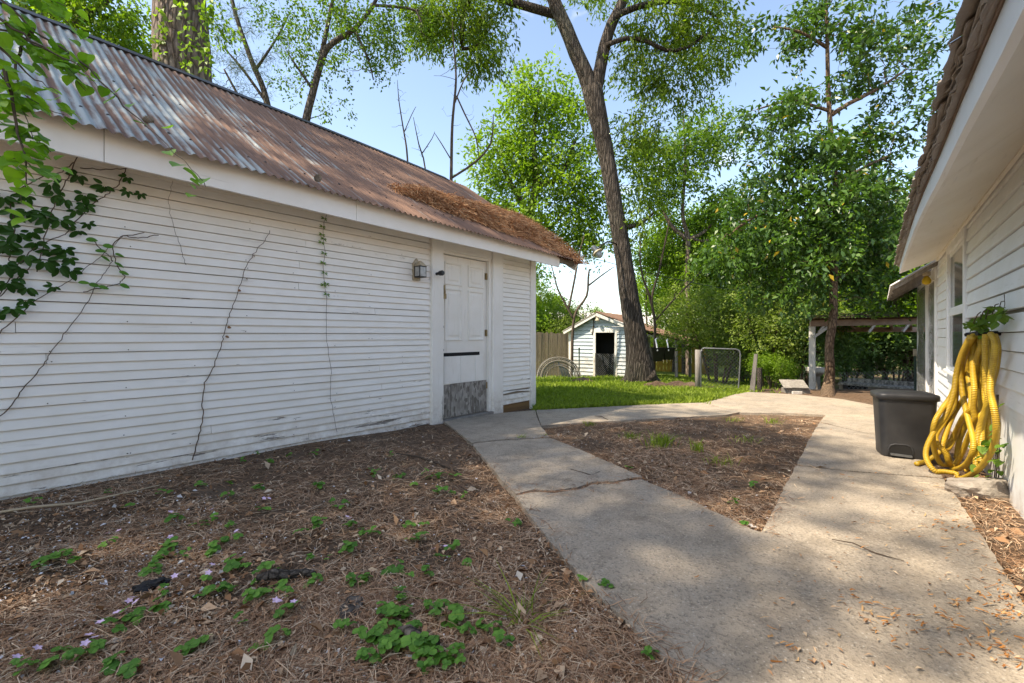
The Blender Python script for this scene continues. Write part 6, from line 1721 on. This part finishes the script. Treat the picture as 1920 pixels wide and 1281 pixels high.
while len(PP) < 20000:
    y_, s = rg.uniform(3.3, 6.44), rg.uniform(-.02, .7)
    e = heap_h(s, y_)
    if e < -.12 + .1 * rg.random(): continue
    q_ = roofp(s, y_, .012 + .12 * max(0, min(1, e * 1.5)) + rg.uniform(-.01, .035)); PP.append(tuple(q_))
PP = np.array(PP); n = len(PP)
sl_ = np.array([-2.65, 0, 1.8]) / 3.2
a = rg.normal(0, 1.0, n) + math.pi; d_ = np.cos(a)[:, None] * sl_ + np.sin(a)[:, None] * np.array([0, 1., 0]) + rg.normal(0, .28, (n, 3))
d_ = unit(d_); ln_ = rg.uniform(.05, .13, n); up_ = np.array([1.8, 0, 2.65]) / 3.2
sd = unit(np.cross(d_, up_ + rg.normal(0, .5, (n, 3)))) * rg.uniform(.0016, .0036, n)[:, None]
V = np.stack([PP - sd, PP + sd, PP + d_ * (ln_ * .5)[:, None] + up_ * .006 + sd, PP + d_ * (ln_ * .5)[:, None] + up_ * .006 - sd, PP + d_ * ln_[:, None] - sd * .6, PP + d_ * ln_[:, None] + sd * .6], 1).reshape(-1, 3)
i = np.arange(n)[:, None] * 6; F = np.concatenate([i + [0, 1, 2, 3], i + [3, 2, 5, 4]], 1).reshape(-1, 4)
o = obj('loose_needles', np_mesh('loose_needles', V, F, MT['needle_heap'], np.repeat(np.clip(rg.normal(.62, .22, n), 0, 1), 2)), None, heap); o['kind'] = 'stuff'

# ------------------------------------------------------------------ vines on the shed wall
def wv(pts, off=.02): return [onx(x, y, XW + off) for x, y in pts]
def z4(pts): return [(x / 2.98, 430 + y / 2.98) for x, y in pts]
def zc6(pts): return [(x / 3.4625, 250 + y / 3.4625) for x, y in pts]
def wiggle(P, a=.006, n=5, seed=1):
    r_ = random.Random(seed); Q = []
    for i in range(len(P) - 1):
        for j in range(n):
            q_ = P[i].lerp(P[i + 1], j / n); Q.append(q_ + Vector((0, r_.uniform(-a, a), r_.uniform(-a, a))))
    Q.append(P[-1]); return Q
def dryvine(label, pts, r0, seed, leaves=()):
    P = wiggle(wv(pts), .006, 5, seed); n = len(P)
    t_ = thing('dry_vine', label, 'vine', tuple(P[-1]))
    obj('stem', MB().tube(P, [r0 * (.5 + .5 * i / n) for i in range(n)], 5), MT['vine'], t_)
    for (x, y) in leaves: inst('withered_leaf', wlf, t_, onx(x, y, XW + .03), (1.2, .3, random.Random(x).uniform(0, 6)), (1, 1, 1))
    return t_
wlf = tone_mesh(leaf_shape('oval', .035), MT['litter'], 'withered_leaf', .2)
dryvine('dry leafless vine crossing the middle of the shed wall', z4([(1510, 10), (1480, 60), (1415, 140), (1370, 220), (1345, 300), (1300, 430), (1275, 500), (1250, 590), (1235, 650), (1195, 760), (1145, 860), (1130, 960), (1135, 1050), (1110, 1170), (1075, 1290)]), .0042, 1, z4([(1375, 275), (1330, 340), (1270, 545), (1258, 598), (1415, 145)]))
dryvine('dry vine slanting from the creeper to the lower left of the wall', z4([(625, 180), (590, 235), (540, 300), (500, 395), (370, 570), (290, 680), (240, 760), (150, 860), (100, 930), (0, 1050), (-60, 1110)]), .0036, 2)
dryvine('dry stem running along the lower edge of the creeper', z4([(690, 40), (560, 150), (450, 240), (340, 320), (270, 350), (170, 420), (80, 500), (0, 580), (-60, 630)]), .0034, 3)
dryvine('thin dry tendril hanging from the middle of the fascia', [(325, 338), (316, 370), (318, 400), (330, 440), (340, 470), (349, 497)], .0018, 4)
hv = thing('hanging_vine', 'slim green vine hanging down the shed wall left of the lantern', 'vine', tuple(onx(608, 400, XW + .02)))
P = wiggle(wv([(613, 398), (605, 430), (609, 470), (606, 510), (612, 560), (613, 640), (621, 700), (620, 750), (632, 810)]), .006, 5, 5); obj('stem', MB().tube(P, .0018, 4), MT['vine'], hv)
hl = [tone_mesh(leaf_shape('lance', .045), MT['leaf_mid'], 'leaf', v) for v in (.3, .55)]
for k_, (x, y) in enumerate([(608, 410), (605, 425), (607, 448), (603, 455), (608, 475), (606, 493), (609, 512), (607, 535), (612, 532), (604, 440), (613, 552)]):
    for a in (-.6, .4, 2.7, 3.6): inst('leaf', hl[k_ % 2], hv, onx(x, y, XW + .03), (1.3, 0, a + 1.57 if False else 0), (.8,) * 3).rotation_euler = (math.pi / 2 - .3, 0, 0) if False else (Matrix.Rotation(math.pi / 2, 4, 'Z') @ Matrix.Rotation(math.pi / 2 - .5, 4, 'X') @ Matrix.Rotation(a - .3, 4, 'Z')).to_euler()
# creeper with five-fingered leaves
cr = thing('creeper', 'dark five-fingered creeper spreading over the upper left shed wall', 'creeper', tuple(onx(60, 420, XW + .03)))
stems_ = [[(500, 150), (440, 290), (380, 400), (340, 500), (320, 560)], [(820, 225), (770, 330), (690, 400), (600, 460), (500, 560), (420, 660)], [(820, 230), (650, 235), (520, 225)], [(480, 190), (400, 250), (250, 290), (150, 350), (60, 420), (-40, 480)], [(420, 655), (240, 730), (120, 850), (40, 980), (-30, 1080)], [(320, 560), (270, 760), (240, 900)], [(60, 420), (100, 600), (65, 750), (60, 830)], [(200, 860), (100, 960), (0, 1060)], [(940, 650), (800, 665), (735, 720), (740, 800), (770, 880), (810, 930), (780, 975), (680, 1000), (540, 1030)], [(1030, 662), (900, 680), (800, 665)], [(600, 690), (640, 740), (700, 790), (735, 830)]]
m = MB()
for k_, st2 in enumerate(stems_): m.tube(wiggle(wv(zc6(st2), .03), .005, 5, k_), .0032, 5)
o = obj('stem', m, MT['vine'], cr); o['kind'] = 'stuff'
def five(size, seed, seedtone):
    out = MB(); r_ = random.Random(seed)
    for k_, a in enumerate((-1.9, -1.0, 0, 1.0, 1.9)):
        L_ = size * (1.0 if k_ == 2 else .9 if k_ in (1, 3) else .68)
        merge(out, xform(leaf_shape('oval', L_), Matrix.Rotation(a * .78 + r_.uniform(-.12, .12), 4, 'Z') @ Matrix.Rotation(r_.uniform(-.1, .5), 4, 'Y') @ Matrix.Translation((.012, 0, 0)) @ Matrix.Diagonal((1.12, .82, 1, 1))))
    return tone_mesh(out, MT['leaf_ivy'], 'leaf', seedtone)
fl5 = [five(.068, k_, v) for k_, v in enumerate((.2, .45, .65, .3))]
face = Matrix.Rotation(math.pi / 2, 4, 'Z') @ Matrix.Rotation(math.pi / 2, 4, 'X')     # lay a leaf on the wall, its normal towards +X
CL = [(515, 265), (680, 335), (830, 280), (830, 370), (915, 385), (550, 390), (360, 400), (330, 320), (170, 400), (20, 400), (490, 490), (180, 500), (30, 590), (200, 630), (390, 555), (510, 625), (570, 580), (60, 700), (170, 780), (290, 820), (130, 870), (340, 760), (450, 800), (460, 880), (50, 960), (180, 990), (80, 1130), (350, 990), (165, 1080), (430, 420), (245, 500), (110, 640), (30, 850), (230, 700), (560, 460), (20, 1140), (420, 740), (300, 540), (90, 500), (380, 860), (20, 720)]
r_ = random.Random(31)
for k_, p in enumerate(CL):
    (x, y), = zc6([p]); sc = .72 if p[0] > 780 or p in ((350, 990), (165, 1080), (570, 580)) else 1.05
    c_ = onx(x, y, XW + r_.uniform(.045, .09))
    R_ = face @ Matrix.Rotation(-math.pi / 2 + r_.uniform(-.8, .8), 4, 'Z') @ Matrix.Rotation(r_.uniform(.1, .6), 4, 'Y') @ Matrix.Rotation(r_.uniform(-.4, .4), 4, 'X')
    inst('leaf', fl5[k_ % 4], cr, c_, R_.to_euler(), (sc * r_.uniform(.85, 1.1),) * 3)
rb_ = thing('round_leaf_vine', 'small vine with oval leaves right of the dark creeper', 'vine', tuple(onx(200, 480, XW + .03)))
ol = [tone_mesh(leaf_shape('oval', .062), MT['leaf_weed'], 'leaf', v) for v in (.1, .3)]
for k_, p in enumerate([(580, 690), (690, 730), (640, 765), (770, 785), (765, 840), (795, 900), (800, 980), (660, 995), (600, 985), (530, 970), (680, 800)]):
    (x, y), = zc6([p]); R_ = face @ Matrix.Rotation(r_.uniform(-.5, .3), 4, 'Z') @ Matrix.Rotation(r_.uniform(-.2, .3), 4, 'Y') @ Matrix.Rotation(r_.uniform(-.9, -.5), 4, 'X')
    c_ = onx(x - 7, y, XW + .05); inst('leaf', ol[k_ % 2], rb_, c_, R_.to_euler(), (1, 1, 1))

# ------------------------------------------------------------------ young tree at the left whose leafy twigs hang into view
D0 = 2.05
yb = at(-420, 700, 1.6); yb.z = 0
yt = thing('young_redbud', 'leafy young tree reaching in from the left edge in front of the roof', 'tree', tuple(yb))
TW = [[(-420, -200, 1.6), (-200, -120, 1.8), (-40, -40, 2.0), (60, 55, 2.05), (170, 131, 2.1), (235, 201, 2.1), (295, 255, 2.1), (362, 319, 2.08), (385, 350, 2.05)],
      [(-300, -160, 1.7), (-60, 30, 1.95), (40, 70, 2.0), (120, 110, 2.02), (160, 170, 2.02)],
      [(-420, -100, 1.6), (-150, 60, 1.85), (-20, 120, 1.95), (60, 190, 2.0), (120, 215, 2.0)],
      [(-420, 0, 1.6), (-180, 140, 1.8), (-40, 215, 1.9), (40, 245, 1.95), (95, 285, 1.95)],
      [(-420, 100, 1.6), (-160, 240, 1.8), (-40, 290, 1.9), (40, 300, 1.92), (90, 330, 1.92)],
      [(-60, -60, 2.0), (40, -20, 2.1), (110, 30, 2.15), (150, 60, 2.15)],
      [(60, 55, 2.05), (30, 120, 2.0), (34, 190, 2.0), (62, 262, 1.98)], [(-80, -20, 1.9), (10, 40, 1.95), (80, 90, 2.0), (150, 120, 2.02), (185, 165, 2.02)], [(-90, 20, 1.8), (0, 90, 1.85), (70, 150, 1.9), (110, 175, 1.9)], [(-100, -80, 1.9), (20, -30, 2.0), (90, 0, 2.05), (140, 20, 2.05)], [(5, 120, 1.9), (30, 230, 1.9), (50, 330, 1.9), (40, 380, 1.9)]]
wd = MB().tube([yb - Vector((0, 0, .1)), at(-425, 300, 1.62), at(-420, 0, 1.6), at(-420, -260, 1.6), at(-400, -500, 1.6)], [.035, .03, .026, .018, .006], 9)
obj('trunk', wd, MT['grey_bark'], yt, True)
def pr_px(p): return CXP + FPX * (p.x * RX + p.y * RY) / max(.1, p.x * FX + p.y * FY)
hl3 = [tone_mesh(leaf_shape('heart', .070), MT['leaf_redbud'], 'leaf', v) for v in (.15, .4, .6, .8)]
r_ = random.Random(77); nl = 0
for k_, tw_ in enumerate(TW):
    P = [at(*p) for p in tw_]; n = len(P)
    obj('branch', MB().tube(wiggle(P, .008, 4, k_), [max(.0016, .008 * (1 - i / (4 * (n - 1)))) for i in range(4 * (n - 1) + 1)], 5), MT['twig'], yt)
    start = 2 if k_ < 6 else 0
    for i in range(start, n - 1):
        L_ = (P[i + 1] - P[i]).length
        nn = max(2, int(L_ / (.0155 if k_ not in (0, 7) or (k_ == 0 and i in (2, 3)) else .035)))
        if k_ == 0 and i in (4, 5): nn = 2
        for q in range(nn):
            c_ = P[i].lerp(P[i + 1], r_.random()) + Vector((r_.gauss(0, .03), r_.gauss(0, .03), r_.gauss(-.012, .028)))
            if nl >= 296 or pr_px(c_) < -40: continue
            a = TH + r_.choice((-.5, .2, .9, -1.2, 2.6)) + r_.gauss(0, .4)
            R_ = Matrix.Rotation(a, 4, 'Z') @ Matrix.Rotation(r_.uniform(.15, .75), 4, 'Y') @ Matrix.Rotation(r_.gauss(0, .35), 4, 'X')
            inst('leaf', hl3[r_.randrange(4)], yt, c_, R_.to_euler(), (r_.uniform(.55, 1.05),) * 3); nl += 1
print('redbud leaves', nl)
